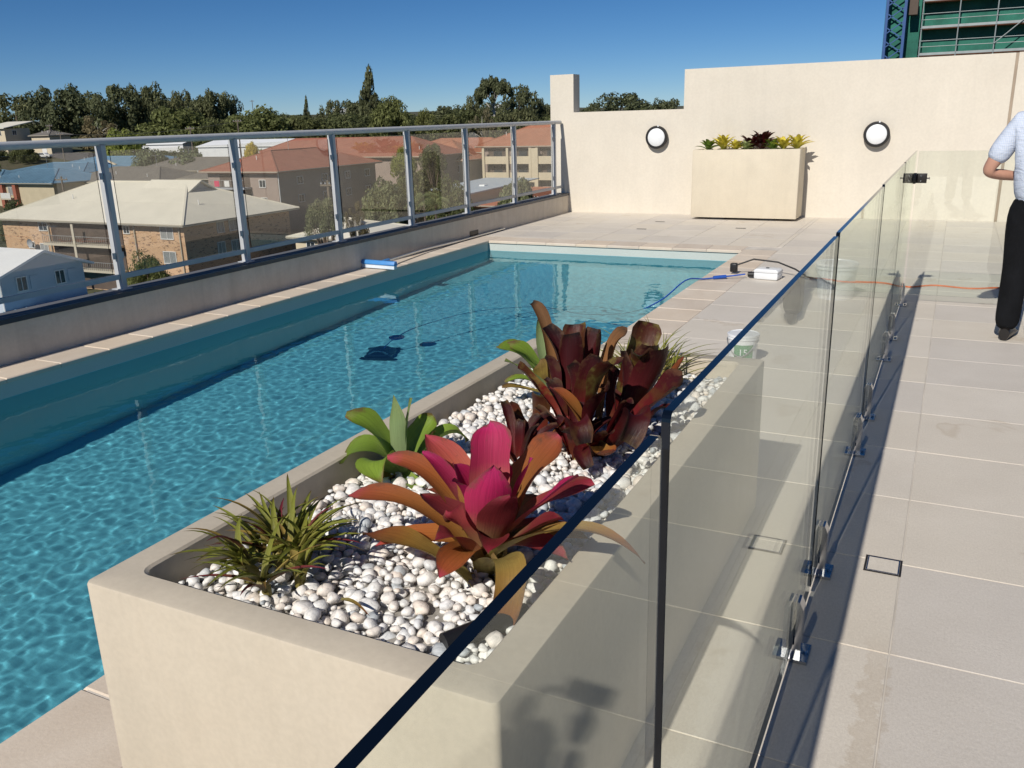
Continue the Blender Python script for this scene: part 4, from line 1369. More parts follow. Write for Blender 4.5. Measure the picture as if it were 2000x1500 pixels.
def skin_body(name, verts, edges, radii, m, parent, root=0, sub=2):
    me = bpy.data.meshes.new(name)
    me.from_pydata(verts, edges, [])
    o = link(name, me, parent)
    o.modifiers.new('skin', 'SKIN').use_smooth_shade = True
    ly = me.skin_vertices[0].data
    for i, r_ in enumerate(radii):
        ly[i].radius = r_ if isinstance(r_, tuple) else (r_, r_)
        ly[i].use_root = (i == root)
    s = o.modifiers.new('sub', 'SUBSURF'); s.levels = sub; s.render_levels = sub
    dg = bpy.context.evaluated_depsgraph_get()
    dg.update()
    nm = bpy.data.meshes.new_from_object(o.evaluated_get(dg))
    o.modifiers.clear()
    o.data = nm
    nm.name = name
    nm.materials.clear(); nm.materials.append(m)
    nm.polygons.foreach_set('use_smooth', [True] * len(nm.polygons))
    return o


def head(parent, c, hair_m):
    """Head facing +Y in the person's own frame."""
    bm = bmesh.new()
    bmesh.ops.create_uvsphere(bm, u_segments=28, v_segments=20, radius=1)
    for v in bm.verts:
        x, y, z = v.co
        v.co = Vector((x * 0.076 * (1 - 0.18 * max(0, -z)), y * 0.098, z * 0.118))
        if z < 0 and y > 0: v.co.y *= 1 - 0.12 * (-z)
        if abs(x) < 0.22 and y > 0.75 and -0.35 < z < 0.15: v.co.y += 0.02 * (1 - abs(x) / 0.22)      # nose
        if abs(x) < 0.5 and y > 0.6 and 0.02 < z < 0.22: v.co.y -= 0.004                              # eye sockets
    me = bpy.data.meshes.new('head'); bm.to_mesh(me); bm.free()
    me.materials.append(M['skin'])
    me.polygons.foreach_set('use_smooth', [True] * len(me.polygons))
    h = link('head', me, parent, c)
    for s in (-1, 1):
        q = MB(); q.lathe([(0.004, -0.012), (0.02, -0.008), (0.026, 0.0), (0.018, 0.008)], 12, axis='Y')
        e = q.build('ear', M['skin'], h, smooth=True); e.location = (0.078 * s, -0.005, -0.005); e.rotation_euler = (0, 0, R(70 * s)); e.scale = (0.8, 0.8, 1.3)
        q = MB(); q.lathe([(0.001, 0.006), (0.008, 0.003), (0.010, 0.0)], 10, axis='Y')
        q.build('eye', M['paper'], h, smooth=True, loc=(0.03 * s, 0.088, 0.012))
    q = MB(); q.box(-0.022, 0.022, 0.0, 0.006, -0.003, 0.003)
    q.build('mouth', plain('lips', (0.36, 0.14, 0.11), 0.5), h, loc=(0, 0.084, -0.062), bevel=0.002)
    bm = bmesh.new()
    bmesh.ops.create_uvsphere(bm, u_segments=28, v_segments=18, radius=1)
    for v in list(bm.verts):
        x, y, z = v.co
        if z < -0.25 - 0.2 * (y < 0) or (y > 0.55 and z < 0.62):
            bm.verts.remove(v)
            continue
        k = 1 + 0.04 * noise.noise(v.co * 4)
        v.co = Vector((x * 0.083 * k, y * 0.106 * k - 0.004, z * 0.127 * k))
    me = bpy.data.meshes.new('hair'); bm.to_mesh(me); bm.free()
    me.materials.append(hair_m)
    me.polygons.foreach_set('use_smooth', [True] * len(me.polygons))
    link('hair', me, h)
    return h


def hand(parent, wrist, fdir, pdir, curl=0.9, m=None):
    """Palm and five bent fingers.  fdir: where the fingers point, pdir: palm normal they curl towards."""
    f_, p_ = Vector(fdir).normalized(), Vector(pdir).normalized()
    s_ = f_.cross(p_).normalized()
    w = Vector(wrist)
    verts, edges, rad = [w, w + f_ * 0.045, w + f_ * 0.085], [(0, 1), (1, 2)], [(0.026, 0.018), (0.036, 0.015), (0.036, 0.013)]
    for k, (off, L) in enumerate(((-0.030, 0.074), (-0.010, 0.084), (0.011, 0.078), (0.030, 0.062))):
        b0 = len(verts)
        verts.append(w + f_ * 0.088 + s_ * off)
        p = verts[-1]
        edges.append((2, b0)); rad.append(0.0095)
        for j in range(3):
            a = curl * (j + 0.6) * 0.75
            p = p + (f_ * math.cos(a) + p_ * math.sin(a)) * (L / 3)
            verts.append(p); edges.append((len(verts) - 2, len(verts) - 1)); rad.append(0.0088 - 0.0008 * j)
    b0 = len(verts)
    th = w + f_ * 0.03 - s_ * 0.034
    verts += [th, th + (f_ * 0.6 - s_ * 0.7 + p_ * 0.3) * 0.034, th + (f_ * 1.3 - s_ * 0.8 + p_ * 0.7) * 0.036]
    edges += [(1, b0), (b0, b0 + 1), (b0 + 1, b0 + 2)]; rad += [0.012, 0.011, 0.009]
    return skin_body('hand', [tuple(v) for v in verts], edges, rad, m or M['skin'], parent, 0, 2)


def shoe(parent, x, y, rz):
    q = MB()
    secs = [(-0.10, 0.034, 0.085), (-0.06, 0.042, 0.10), (0.0, 0.046, 0.095), (0.06, 0.052, 0.07), (0.12, 0.053, 0.052), (0.165, 0.042, 0.042), (0.195, 0.018, 0.032)]
    n = 12
    for yy_, w_, h_ in secs:
        for k in range(n):
            a = 2 * math.pi * k / n
            q.v.append((w_ * math.cos(a), yy_, max(0.0, 0.012 + (h_ - 0.012) * (0.5 + 0.5 * math.sin(a)) - 0.012 * (math.sin(a) < -0.6))))
    for i in range(len(secs) - 1):
        for k in range(n):
            q.f.append((i * n + k, i * n + (k + 1) % n, (i + 1) * n + (k + 1) % n, (i + 1) * n + k)); q.m.append(0)
    q.f.append(tuple(range(n))); q.m.append(0); q.f.append(tuple((len(secs) - 1) * n + k for k in reversed(range(n)))); q.m.append(0)
    o = q.build('shoe', M['shoe'], parent, smooth=True, autosmooth=60)
    o.location = (x, y, 0.001); o.rotation_euler = (0, 0, rz)
    return o


def person(loc, rz, label, elbows, wrists, H=1.0, feet=((-0.13, 0.02), (0.13, -0.03)), sleeve=0.9, hand_dirs=None, lean=0.0):
    """Facing +Y.  elbows / wrists: left then right, in the person's frame."""
    o = empty('person', loc, label, 'person', rz=rz)
    P = lambda x, y, z: (x * H, y * H + lean * max(0, z - 0.9), z * H)
    pel, wai, che, nk = P(0, 0, 0.95), P(0, -0.005, 1.10), P(0, 0.0, 1.33), P(0, 0.01, 1.50)
    shl, shr = P(-0.175, 0.0, 1.43), P(0.175, 0.0, 1.43)
    hl, hr = P(-0.095, 0, 0.92), P(0.095, 0, 0.92)
    (fx0, fy0), (fx1, fy1) = feet
    kl, kr = P((fx0 - 0.095) / 2, fy0 / 2 + 0.03, 0.50), P((fx1 + 0.095) / 2, fy1 / 2 + 0.03, 0.50)
    al, ar = P(fx0, fy0, 0.09), P(fx1, fy1, 0.09)
    V = [pel, wai, che, nk, P(0, 0.025, 1.68), shl, elbows[0], wrists[0], shr, elbows[1], wrists[1], hl, kl, al, hr, kr, ar]
    E = [(0, 1), (1, 2), (2, 3), (3, 4), (2, 5), (5, 6), (6, 7), (2, 8), (8, 9), (9, 10), (0, 11), (11, 12), (12, 13), (0, 14), (14, 15), (15, 16)]
    rad = [(0.10, 0.08), (0.10, 0.08), (0.12, 0.09), 0.062, 0.058, 0.065, 0.046, 0.027, 0.065, 0.046, 0.027, 0.07, 0.05, 0.038, 0.07, 0.05, 0.038]
    body = skin_body('body', V, E, rad, M['skin'], o)
    lerp = lambda a, b_, t: tuple(a[i] + (b_[i] - a[i]) * t for i in range(3))
    sl, sr = lerp(shl, elbows[0], sleeve), lerp(shr, elbows[1], sleeve)
    V = [lerp(pel, wai, -0.6), wai, che, nk, shl, sl, shr, sr]
    E = [(0, 1), (1, 2), (2, 3), (2, 4), (4, 5), (2, 6), (6, 7)]
    skin_body('shirt', V, E, [(0.178, 0.145), (0.186, 0.15), (0.186, 0.148), 0.072, 0.090, 0.076, 0.090, 0.076], M['shirt'], o)
    V = [lerp(pel, wai, 0.85), pel, hl, kl, lerp(kl, al, 1.1), hr, kr, lerp(kr, ar, 1.1)]
    E = [(0, 1), (1, 2), (2, 3), (3, 4), (1, 5), (5, 6), (6, 7)]
    skin_body('trousers', V, E, [(0.178, 0.142), (0.18, 0.144), 0.108, 0.088, (0.078, 0.082), 0.108, 0.088, (0.078, 0.082)], M['trousers'], o)
    for fx, fy, s in ((fx0, fy0, 1), (fx1, fy1, -1)):
        shoe(o, fx * H, fy * H + 0.03, R(8 * s))
    head(o, Vector(P(0, 0.03, 1.68)), M['hair'])
    for k in range(2):
        e, w = Vector(elbows[k]), Vector(wrists[k])
        fd = (w - e).normalized() if hand_dirs is None else Vector(hand_dirs[k][0])
        pdn = (0, 0, -1) if hand_dirs is None else hand_dirs[k][1]
        hand(o, w, fd, pdn)
    return o


man = person((0.535, 6.84, 0), R(-20), 'man in light blue shirt and black trousers seen from behind, reading papers',
             ((-0.335, -0.07, 1.135), (0.30, 0.02, 1.12)), ((-0.14, 0.20, 1.09), (0.12, 0.27, 1.12)), 1.02, feet=((-0.085, -0.03), (0.17, 0.05)), sleeve=0.82,
             hand_dirs=(((0.5, 0.8, 0.1), (0.5, -0.3, 0.6)), ((-0.5, 0.8, 0.1), (-0.5, -0.3, 0.6))))
q = MB(); q.box(-0.105, 0.105, -0.002, 0.002, -0.15, 0.15)
pp = q.build('document', M['paper']); pp.location = (0.52, 7.15, 1.15); pp.rotation_euler = (R(-35), 0, R(-20))
tag(pp, 'white sheets of paper held by the man in the blue shirt', 'papers')

# the photographer, behind the camera: only the shadow shows, mirrored in the fence glass
ph = person((0.10, -0.52, 0), 0, 'person holding up a phone behind the viewpoint, seen only as a shadow',
            ((-0.22, 0.20, 1.16), (0.24, 0.20, 1.16)), ((-0.085, 0.395, 1.47), (0.10, 0.395, 1.47)), 0.99, sleeve=0.8,
            hand_dirs=(((0.1, 0.55, 0.75), (0.8, 0.1, 0.0)), ((-0.1, 0.55, 0.75), (-0.8, 0.1, 0.0))))
q = MB(); q.box(-0.022, 0.122, -0.020, -0.0125, -0.058, 0.014)
o = q.build('phone', M['black'], bevel=0.002); o.location = (0, 0, CAM_Z)
tag(o, 'black phone held up in both hands behind the viewpoint', 'phone')
# ------------------------------------------------------------------ ground and neighbourhood
def smooth(a, b, x):
    t = max(0, min(1, (x - a) / (b - a)))
    return t * t * (3 - 2 * t)


def ground_z(x, y):
    r = math.hypot(x, y)
    z = -17.5 + 14.5 * smooth(150, 340, r)
    z += 46 * smooth(1500, 3600, r) * (0.75 + 0.35 * noise.noise((x * 0.0011, y * 0.0011, 3.0)))
    if r > 380:
        z += 5 * noise.noise((x * 0.006, y * 0.006, 0.5)) * smooth(380, 800, r)
    return z


def ground_mat():
    m, nt, bs, out = new_mat('suburban_ground')
    big = noise_tex(nt, 0.05, 4, 0.6)
    c = ramp(nt, big, [(0.3, (0.055, 0.065, 0.028)), (0.5, (0.085, 0.085, 0.040)), (0.62, (0.13, 0.11, 0.065)), (0.75, (0.06, 0.075, 0.03))])
    f = ramp(nt, noise_tex(nt, 1.4, 4, 0.65), [(0.3, (0.6,) * 3), (0.7, (1.15,) * 3)])
    nt.links.new(mixc(nt, 1.0, c, f, 'MULTIPLY'), bs.inputs['Base Color'])
    bs.inputs['Roughness'].default_value = 0.95
    return m


rr = [4, 20, 40, 60, 80, 100, 120, 140, 160, 180, 200, 220, 240, 260, 280, 300, 320, 340, 380, 440, 520, 640, 800, 1000, 1300, 1600, 2000, 2400, 2800, 3200, 3600, 4200, 5500, 9000]
q = MB()
na = 144
for r_ in rr:
    for k in range(na):
        a = 2 * math.pi * k / na
        x, y = r_ * math.cos(a), r_ * math.sin(a)
        q.v.append((x, y, ground_z(x, y)))
for i in range(len(rr) - 1):
    for k in range(na):
        k2 = (k + 1) % na
        q.f.append((i * na + k, (i + 1) * na + k, (i + 1) * na + k2, i * na + k2)); q.m.append(0)
q.f.append(tuple(range(na))); q.m.append(0)
gr = q.build('ground', ground_mat(), smooth=True, autosmooth=180)
tag(gr, kind='structure')
M['asphalt'] = plain('asphalt', (0.06, 0.06, 0.062), 0.9, 0.2, 0.8)
q = MB()
pts = [(-140 + i * 8, 62 - 0.02 * i * i) for i in range(18)]
for i in range(len(pts) - 1):
    (xa, ya), (xb, yb) = pts[i], pts[i + 1]
    q.add([(xa, ya - 4, -17.49), (xb, yb - 4, -17.49), (xb, yb + 2.5, -17.49), (xa, ya + 2.5, -17.49)], [(0, 1, 2, 3)])
tag(q.build('road', M['asphalt']), kind='structure')

FM = {}
def fm(k, *a, **kw):
    FM[k] = plain(k, *a, **kw)


fm('roof_cream', (0.72, 0.68, 0.57), 0.6, 0.05, 0.4)
fm('roof_white', (0.82, 0.83, 0.83), 0.45, 0.04, 0.5)
fm('roof_blue', (0.15, 0.27, 0.38), 0.4, 0.12, 0.5, obj_var=0.1)
fm('roof_red', (0.33, 0.13, 0.085), 0.75, 0.14, 0.6, fine=0.25)
fm('roof_orange', (0.40, 0.17, 0.10), 0.75, 0.14, 0.6, fine=0.25)
fm('roof_grey', (0.17, 0.155, 0.135), 0.8, 0.15, 0.6, fine=0.2)
fm('roof_dark', (0.075, 0.072, 0.075), 0.7, 0.15, 0.6, fine=0.2)
fm('roof_green', (0.13, 0.17, 0.155), 0.6, 0.1, 0.6)
fm('roof_pale_blue', (0.50, 0.57, 0.63), 0.45, 0.06, 0.4)
fm('gable_grey', (0.33, 0.35, 0.38), 0.7, 0.05, 0.5)
fm('wall_cream', (0.58, 0.50, 0.36), 0.85, 0.06, 0.6)
fm('wall_white', (0.66, 0.67, 0.68), 0.8, 0.05, 0.6)
fm('wall_bluegrey', (0.46, 0.52, 0.58), 0.8, 0.06, 0.6)
fm('wall_mauve', (0.30, 0.24, 0.21), 0.85, 0.07, 0.6)
fm('wall_terracotta', (0.36, 0.12, 0.08), 0.85, 0.08, 0.6)
fm('shadow_brown', (0.10, 0.075, 0.06), 0.9, 0.2, 0.8)  # dark brown: shadow behind balconies put into colour; also the hoist cage's colour
fm('concrete_edge', (0.55, 0.50, 0.40), 0.8, 0.06, 1)
fm('frame_white', (0.70, 0.70, 0.68), 0.5, 0.03, 3)
fm('curtain', (0.26, 0.27, 0.27), 0.6, 0.6, 6, stretch=(8, 8, 0.3))
fm('far_glass', (0.03, 0.04, 0.05), 0.08, 0.2, 1)
fm('steel_rail', (0.30, 0.30, 0.30), 0.5, 0.1, 3)
fm('pink_cloth', (0.55, 0.05, 0.12), 0.8, 0.1, 3)
fm('fascia', (0.42, 0.38, 0.30), 0.7, 0.05, 1)


def brick_mat():
    m, nt, bs, out = new_mat('blond_brick')
    bt = N(nt, 'ShaderNodeTexBrick')
    bt.inputs['Color1'].default_value = (0.60, 0.36, 0.19, 1)
    bt.inputs['Color2'].default_value = (0.50, 0.28, 0.15, 1)
    bt.inputs['Mortar'].default_value = (0.55, 0.45, 0.33, 1)
    bt.inputs['Scale'].default_value = 1.0
    bt.inputs['Brick Width'].default_value = 0.24
    bt.inputs['Row Height'].default_value = 0.086
    bt.inputs['Mortar Size'].default_value = 0.012
    sep = N(nt, 'ShaderNodeSeparateXYZ'); cb = N(nt, 'ShaderNodeCombineXYZ')
    nt.links.new(N(nt, 'ShaderNodeNewGeometry').outputs['Position'], sep.inputs[0])
    nt.links.new(math_n(nt, 'ADD', sep.outputs[0], sep.outputs[1]), cb.inputs[0])
    nt.links.new(sep.outputs[2], cb.inputs[1])
    nt.links.new(cb.outputs[0], bt.inputs['Vector'])
    # scattered dark clinker bricks
    dk = ramp(nt, noise_tex(nt, 1.6, 3, 0.6, stretch=(1, 1, 3)), [(0.58, (0, 0, 0)), (0.63, (0.75,) * 3)])
    nt.links.new(mixc(nt, dk, bt.outputs[0], (0.13, 0.075, 0.05)), bs.inputs['Base Color'])
    bs.inputs['Roughness'].default_value = 0.9
    return m


FM['brick'] = brick_mat()


class House:
    """A thing whose parts are walls, roof, windows and balconies; built in world metres around its own base."""
    def __init__(self, name, x0, x1, y0, y1, zg, ze, wall, label):
        self.o = empty(name, ((x0 + x1) / 2, (y0 + y1) / 2, zg), label, 'building' if 'block' in name or 'building' in name else 'house')
        self.c = Vector(self.o.location)
        self.x0, self.x1, self.y0, self.y1, self.zg, self.ze = x0, x1, y0, y1, zg, ze
        q = MB(); q.box(x0, x1, y0, y1, zg - 1.5, ze)
        self.put(q, 'wall', wall)

    def put(self, q, name, m, parent=None, smooth=False):
        q.v = [(a - self.c.x, b_ - self.c.y, c_ - self.c.z) for a, b_, c_ in q.v]
        return q.build(name, FM[m] if isinstance(m, str) else m, parent or self.o, smooth=smooth)

    def hip(self, zr, m, along='X', ov=0.7, inset=None, th=0.22, box=None, ribs=None):
        x0, x1, y0, y1 = box or (self.x0, self.x1, self.y0, self.y1)
        x0 -= ov; x1 += ov; y0 -= ov; y1 += ov
        ze = self.ze
        if along == 'X':
            ins = (y1 - y0) / 2 if inset is None else inset
            ra, rb = (x0 + ins, (y0 + y1) / 2, zr), (x1 - ins, (y0 + y1) / 2, zr)
        else:
            ins = (x1 - x0) / 2 if inset is None else inset
            ra, rb = ((x0 + x1) / 2, y0 + ins, zr), ((x0 + x1) / 2, y1 - ins, zr)
        lo = [(x0, y0, ze - th), (x1, y0, ze - th), (x1, y1, ze - th), (x0, y1, ze - th)]
        up = [(x0, y0, ze), (x1, y0, ze), (x1, y1, ze), (x0, y1, ze)]
        q = MB()
        fs = [(0, 1, 5, 4), (1, 2, 6, 5), (2, 3, 7, 6), (3, 0, 4, 7), (3, 2, 1, 0)]
        if along == 'X':
            fs += [(4, 5, 9, 8), (5, 6, 9), (6, 7, 8, 9), (7, 4, 8)]
        else:
            fs += [(4, 5, 8), (5, 6, 9, 8), (6, 7, 9), (7, 4, 8, 9)]
        q.add(lo + up + [ra, rb], fs)
        r_ = self.put(q, 'roof', m)
        # ridge and hip cappings
        q = MB()
        if along == 'X':
            ed = [(up[0], ra), (up[3], ra), (up[1], rb), (up[2], rb), (ra, rb)]
        else:
            ed = [(up[0], ra), (up[1], ra), (up[2], rb), (up[3], rb), (ra, rb)]
        for a, b_ in ed:
            q.bar(Vector(a) + Vector((0, 0, 0.03)), Vector(b_) + Vector((0, 0, 0.03)), 0.26, 0.12)
        tag(self.put(q, 'ridge_capping', m, r_), kind='stuff')
        if along == 'X' or True:                      # eaves gutter
            g_ = MB()
            for a, b_ in ((up[0], up[1]), (up[1], up[2])):
                g_.bar(Vector(a) + Vector((0, 0, -0.06)), Vector(b_) + Vector((0, 0, -0.06)), 0.16, 0.14)
            tag(self.put(g_, 'gutter', 'fascia', r_), kind='stuff')
        for k in range(2):
            px_, py_ = rng.uniform(x0 + 2, x1 - 2), y0 + (y1 - y0) * rng.uniform(0.15, 0.35)
            t = min((py_ - y0) / ((y1 - y0) / 2), (px_ - x0) / max(ins, 0.1), (x1 - px_) / max(ins, 0.1), 1)
            zz = ze + (zr - ze) * t if along == 'X' else ze + (zr - ze) * min(1, (px_ - x0) / ((x1 - x0) / 2), (x1 - px_) / ((x1 - x0) / 2), (py_ - y0) / max(ins, 0.1))
            q = MB(); q.tube([(px_, py_, zz - 0.1), (px_, py_, zz + 0.6)], 0.07, 6)
            self.put(q, 'vent_pipe', 'frame_white', r_)
        return r_

    def gable(self, zr, m, along='X', ov=0.6, th=0.2, box=None, gable_m=None):
        x0, x1, y0, y1 = box or (self.x0, self.x1, self.y0, self.y1)
        ze = self.ze
        q = MB()
        if along == 'X':
            ym, hw = (y0 + y1) / 2, (y1 - y0) / 2
            s = (zr - ze) / hw
            pr = [(y0 - ov, ze - s * ov), (ym, zr), (y1 + ov, ze - s * ov), (y1 + ov, ze - s * ov + th), (ym, zr + th), (y0 - ov, ze - s * ov + th)]
            q.prism(pr, 'X', x0 - ov, x1 + ov)
            g = MB(); g.prism([(y0, ze), (y1, ze), (ym, zr - 0.01)], 'X', x0 + 0.002, x1 - 0.002)
        else:
            xm, hw = (x0 + x1) / 2, (x1 - x0) / 2
            s = (zr - ze) / hw
            pr = [(x0 - ov, ze - s * ov), (xm, zr), (x1 + ov, ze - s * ov), (x1 + ov, ze - s * ov + th), (xm, zr + th), (x0 - ov, ze - s * ov + th)]
            q.prism(pr, 'Y', y0 - ov, y1 + ov)
            g = MB(); g.prism([(x0, ze), (x1, ze), (xm, zr - 0.01)], 'Y', y0 + 0.002, y1 - 0.002)
        self.put(g, 'gable', gable_m or 'wall_white')
        return self.put(q, 'roof', m)

    def win(self, face, u, z, w, h, pane='far_glass', frame='frame_white'):
        """face '-Y': u is world X; face '+X': u is world Y.  z: centre."""
        q, g = MB(), MB()
        t = 0.09
        def bx(mb_, a, b_, c_, d_, n0, n1):
            if face == '-Y': mb_.box(a, b_, self.y0 - n1, self.y0 - n0, c_, d_)
            else: mb_.box(self.x1 + n0, self.x1 + n1, a, b_, c_, d_)
        bx(q, u - w/2 - t, u + w/2 + t, z + h/2, z + h/2 + t, 0.001, 0.08)
        bx(q, u - w/2 - t, u + w/2 + t, z - h/2 - t, z - h/2, 0.001, 0.12)
        bx(q, u - w/2 - t, u - w/2, z - h/2, z + h/2, 0.001, 0.08)
        bx(q, u + w/2, u + w/2 + t, z - h/2, z + h/2, 0.001, 0.08)
        bx(q, u - 0.03, u + 0.03, z - h/2, z + h/2, 0.012, 0.07)
        f_ = self.put(q, 'window', frame)
        bx(g, u - w/2, u + w/2, z - h/2, z + h/2, 0.003, 0.03)
        self.put(g, 'pane', pane, f_)
        return f_

    def block(self, name, m, x0, x1, y0, y1, z0, z1, parent=None):
        q = MB(); q.box(x0, x1, y0, y1, z0, z1)
        return self.put(q, name, m, parent)

    def balcony(self, x0, x1, y_out, z, h=1.05, slab='concrete_edge', rail='steel_rail', solid=False, dep=1.6):
        b_ = self.block('balcony', slab, x0, x1, y_out, y_out + dep, z - 0.28, z)
        if solid:
            self.block('balustrade', rail, x0, x1, y_out, y_out + 0.12, z + 0.001, z + h, b_)
        else:
            q = MB()
            q.box(x0, x1, y_out, y_out + 0.06, z + h - 0.06, z + h)
            n = int((x1 - x0) / 0.35)
            for i in range(n + 1):
                xx = x0 + (x1 - x0) * i / n
                q.box(xx - 0.02, xx + 0.02, y_out + 0.01, y_out + 0.05, z + 0.001, z + h - 0.06)
            tag(self.put(q, 'railing', rail, b_), kind='stuff')
        return b_


# --- blond brick apartments with the long cream roof
h = House('apartment_block', -110.6, -78.3, 72.8, 91.0, -17.5, -9.0, FM['brick'], 'blond brick apartment block with long cream metal roof and recessed balconies')
h.hip(-5.0, 'roof_cream', 'X', ov=1.0, inset=9.0)
rec = h.block('recess_shadow_sheet', 'shadow_brown', -101.2, -88.4, 72.77, 72.8, -17.4, -9.35)  # thin dark sheet on the flat wall, painted shade behind the balconies
for z in (-11.75, -14.8):
    h.balcony(-101.2, -88.4, 71.4, z, 1.0, dep=1.36)
h.block('pier', 'concrete_edge', -95.5, -95.1, 71.3, 71.39, -17.4, -9.3)
for xx in (-101.5, -86.2, -78.9):
    h.block('downpipe', 'fascia', xx - 0.07, xx + 0.07, 72.6, 72.79, -17.4, -9.2)
for u, z, w, hh, pn in ((-102.6, -9.95, 1.5, 0.9, 'far_glass'), (-105.4, -12.35, 1.0, 0.7, 'far_glass'), (-103.0, -12.7, 1.4, 1.1, 'curtain'), (-81.0, -10.1, 1.9, 1.3, 'curtain'), (-81.0, -12.95, 1.9, 1.3, 'curtain'), (-87.6, -9.9, 0.9, 0.8, 'far_glass')):
    h.win('-Y', u, z, w, hh, pn)
for u, z, w, hh in ((78.5, -10.0, 1.0, 1.2), (80.7, -10.0, 1.4, 1.2), (78.3, -12.6, 1.1, 1.6), (80.8, -12.6, 1.5, 1.5)):
    h.win('+X', u, z, w, hh, 'curtain')
# gable vent wing on the roof towards the east
q = MB(); q.prism([(76.6, -8.0), (87.2, -8.0), (81.9, -5.05)], 'X', -88.2, -84.2); h.put(q, 'gable_wing', 'gable_grey')
q = MB(); q.prism([(75.9, -8.2), (81.9, -4.9), (87.9, -8.2), (87.9, -8.0), (81.9, -4.75), (75.9, -8.0)], 'X', -92.5, -83.8); h.put(q, 'wing_roof', 'roof_cream')
sd = empty('satellite_dish', (-104.4, 71.9, -12.0), 'grey satellite dish mounted on the blond brick apartment block', 'satellite dish')
q = MB(); q.lathe([(0.02, 0.12), (0.3, 0.06), (0.5, -0.04), (0.55, -0.1), (0.53, -0.08), (0.29, 0.1), (0.02, 0.16)], 18, axis='Y', close=False); q.build('dish', FM['gable_grey'], sd, smooth=True)
q = MB(); q.tube([(0, 0.16, 0), (0, 0.6, -0.2), (0, 0.85, -0.5)], 0.04, 6); q.build('bracket', FM['steel_rail'], sd, smooth=True)

# --- white weatherboard house nearer the viewer
h = House('weatherboard_house', -82.5, -71.0, 45.5, 53.6, -17.5, -10.0, FM['wall_bluegrey'], 'white roofed blue grey house below the balustrade')
h.gable(-8.5, 'roof_white', 'X', ov=0.7, gable_m='wall_bluegrey')
for u, z in ((47.4, -10.95), (51.1, -10.95)):
    h.win('+X', u, z, 0.85, 1.1)
h.block('shutter', 'wall_bluegrey', -70.99, -70.93, 48.2, 49.0, -11.5, -10.4)
h.block('shutter', 'wall_bluegrey', -70.99, -70.93, 51.9, 52.7, -11.5, -10.4)
q = MB(); q.prism([(40.0, -13.2), (55.5, -13.2), (55.5, -13.0), (40.0, -13.0)], 'X', -70.9, -64.5); h.put(q, 'porch_roof', 'roof_blue')
q = MB()
for k in range(16):
    q.box(-70.9, -64.5, 40.2 + k, 40.26 + k, -12.995, -12.94)
tag(h.put(q, 'roof_seams', 'roof_blue'), kind='stuff')
q = MB(); q.tube([(-71.0, 45.45, -17), (-71.0, 45.45, -10.2)], 0.07, 6); h.put(q, 'downpipe', 'frame_white')
q = MB(); q.tube([(-79.0, 47.0, -9.5), (-79.0, 47.0, -8.2)], 0.18, 8); h.put(q, 'flue', 'steel_rail')

for nm, bx_, ze, zr, rm, wm, lab in (
        ('carport', (-65.8, -61.2, 43.0, 54.5), -12.6, -12.2, 'roof_white', 'wall_white', 'flat white carport roof just under the balustrade'),
        ('shed', (-61.0, -54.0, 47.0, 58.0), -13.2, -12.2, 'roof_cream', 'wall_cream', 'low cream roofed shed just under the balustrade')):
    h = House(nm, *bx_, -17.5, ze, FM[wm], lab)
    h.gable(zr, rm, 'Y', ov=0.3)

# --- blue tiled houses on the left
h = House('blue_roof_house', -186, -163, 119.5, 134, -16.5, -8.5, FM['wall_cream'], 'cream house with ribbed blue roof at the left edge')
r_ = h.hip(-6.0, 'roof_blue', 'X', ov=0.9)
for u, z in ((-182, -10.2), (-176.5, -10.2), (-182, -13.2)):
    h.win('-Y', u, z, 1.6, 1.5, 'curtain')
for xx in (-178.6, -174.4):
    h.block('red_column', 'wall_terracotta', xx - 0.5, xx + 0.5, 118.7, 119.45, -16.4, -8.9)
h.balcony(-178, -174.9, 118.0, -11.6, 1.1, rail='frame_white', solid=True, dep=1.45)
q = MB()
for k in range(20):
    xx = -184 + k * 1.05
    t = min(1, (xx + 186.9) / 8.0, (-162.1 - xx) / 8.0)
    q.bar((xx, 118.7, -8.44), (xx, 118.7 + 8 * t, -8.44 + 2.4 * t), 0.12, 0.1)
tag(h.put(q, 'roof_ribs', 'roof_blue', r_), kind='stuff')
h = House('blue_roof_house', -214, -193, 128, 140, -16.3, -9.0, FM['wall_cream'], 'blue roofed house cut by the left picture edge')
h.hip(-6.8, 'roof_blue', 'X', ov=0.9)
h = House('blue_roof_house', -203, -176, 137, 152, -14.5, -7.6, FM['wall_cream'], 'blue roofed house behind the ribbed blue roof')
h.hip(-5.7, 'roof_blue', 'X', ov=0.9)
h = House('blue_roof_house', -212, -171, 156, 172, -14.0, -7.2, FM['wall_cream'], 'long blue roofed house with a cream gable board')
h.hip(-5.2, 'roof_blue', 'X', ov=0.9)
q = MB(); q.bar((-193, 155.6, -4.9), (-186.5, 154.9, -6.9), 0.5, 0.35); h.put(q, 'barge_board', 'wall_cream')
h = House('dark_roof_house', -242, -214, 168, 182, -12.5, -7.2, FM['wall_mauve'], 'dark grey tiled house behind the blue roofs')
h.hip(-4.6, 'roof_dark', 'X', ov=0.9)
for u in (-238, -229, -220):
    h.win('-Y', u, -8.8, 2.4, 1.3)
h = House('white_shed', -262, -222, 192, 206, -10, -5.0, FM['wall_white'], 'long white roofed hall behind the dark grey tiled house')
h.gable(-3.8, 'roof_white', 'X', ov=0.4)

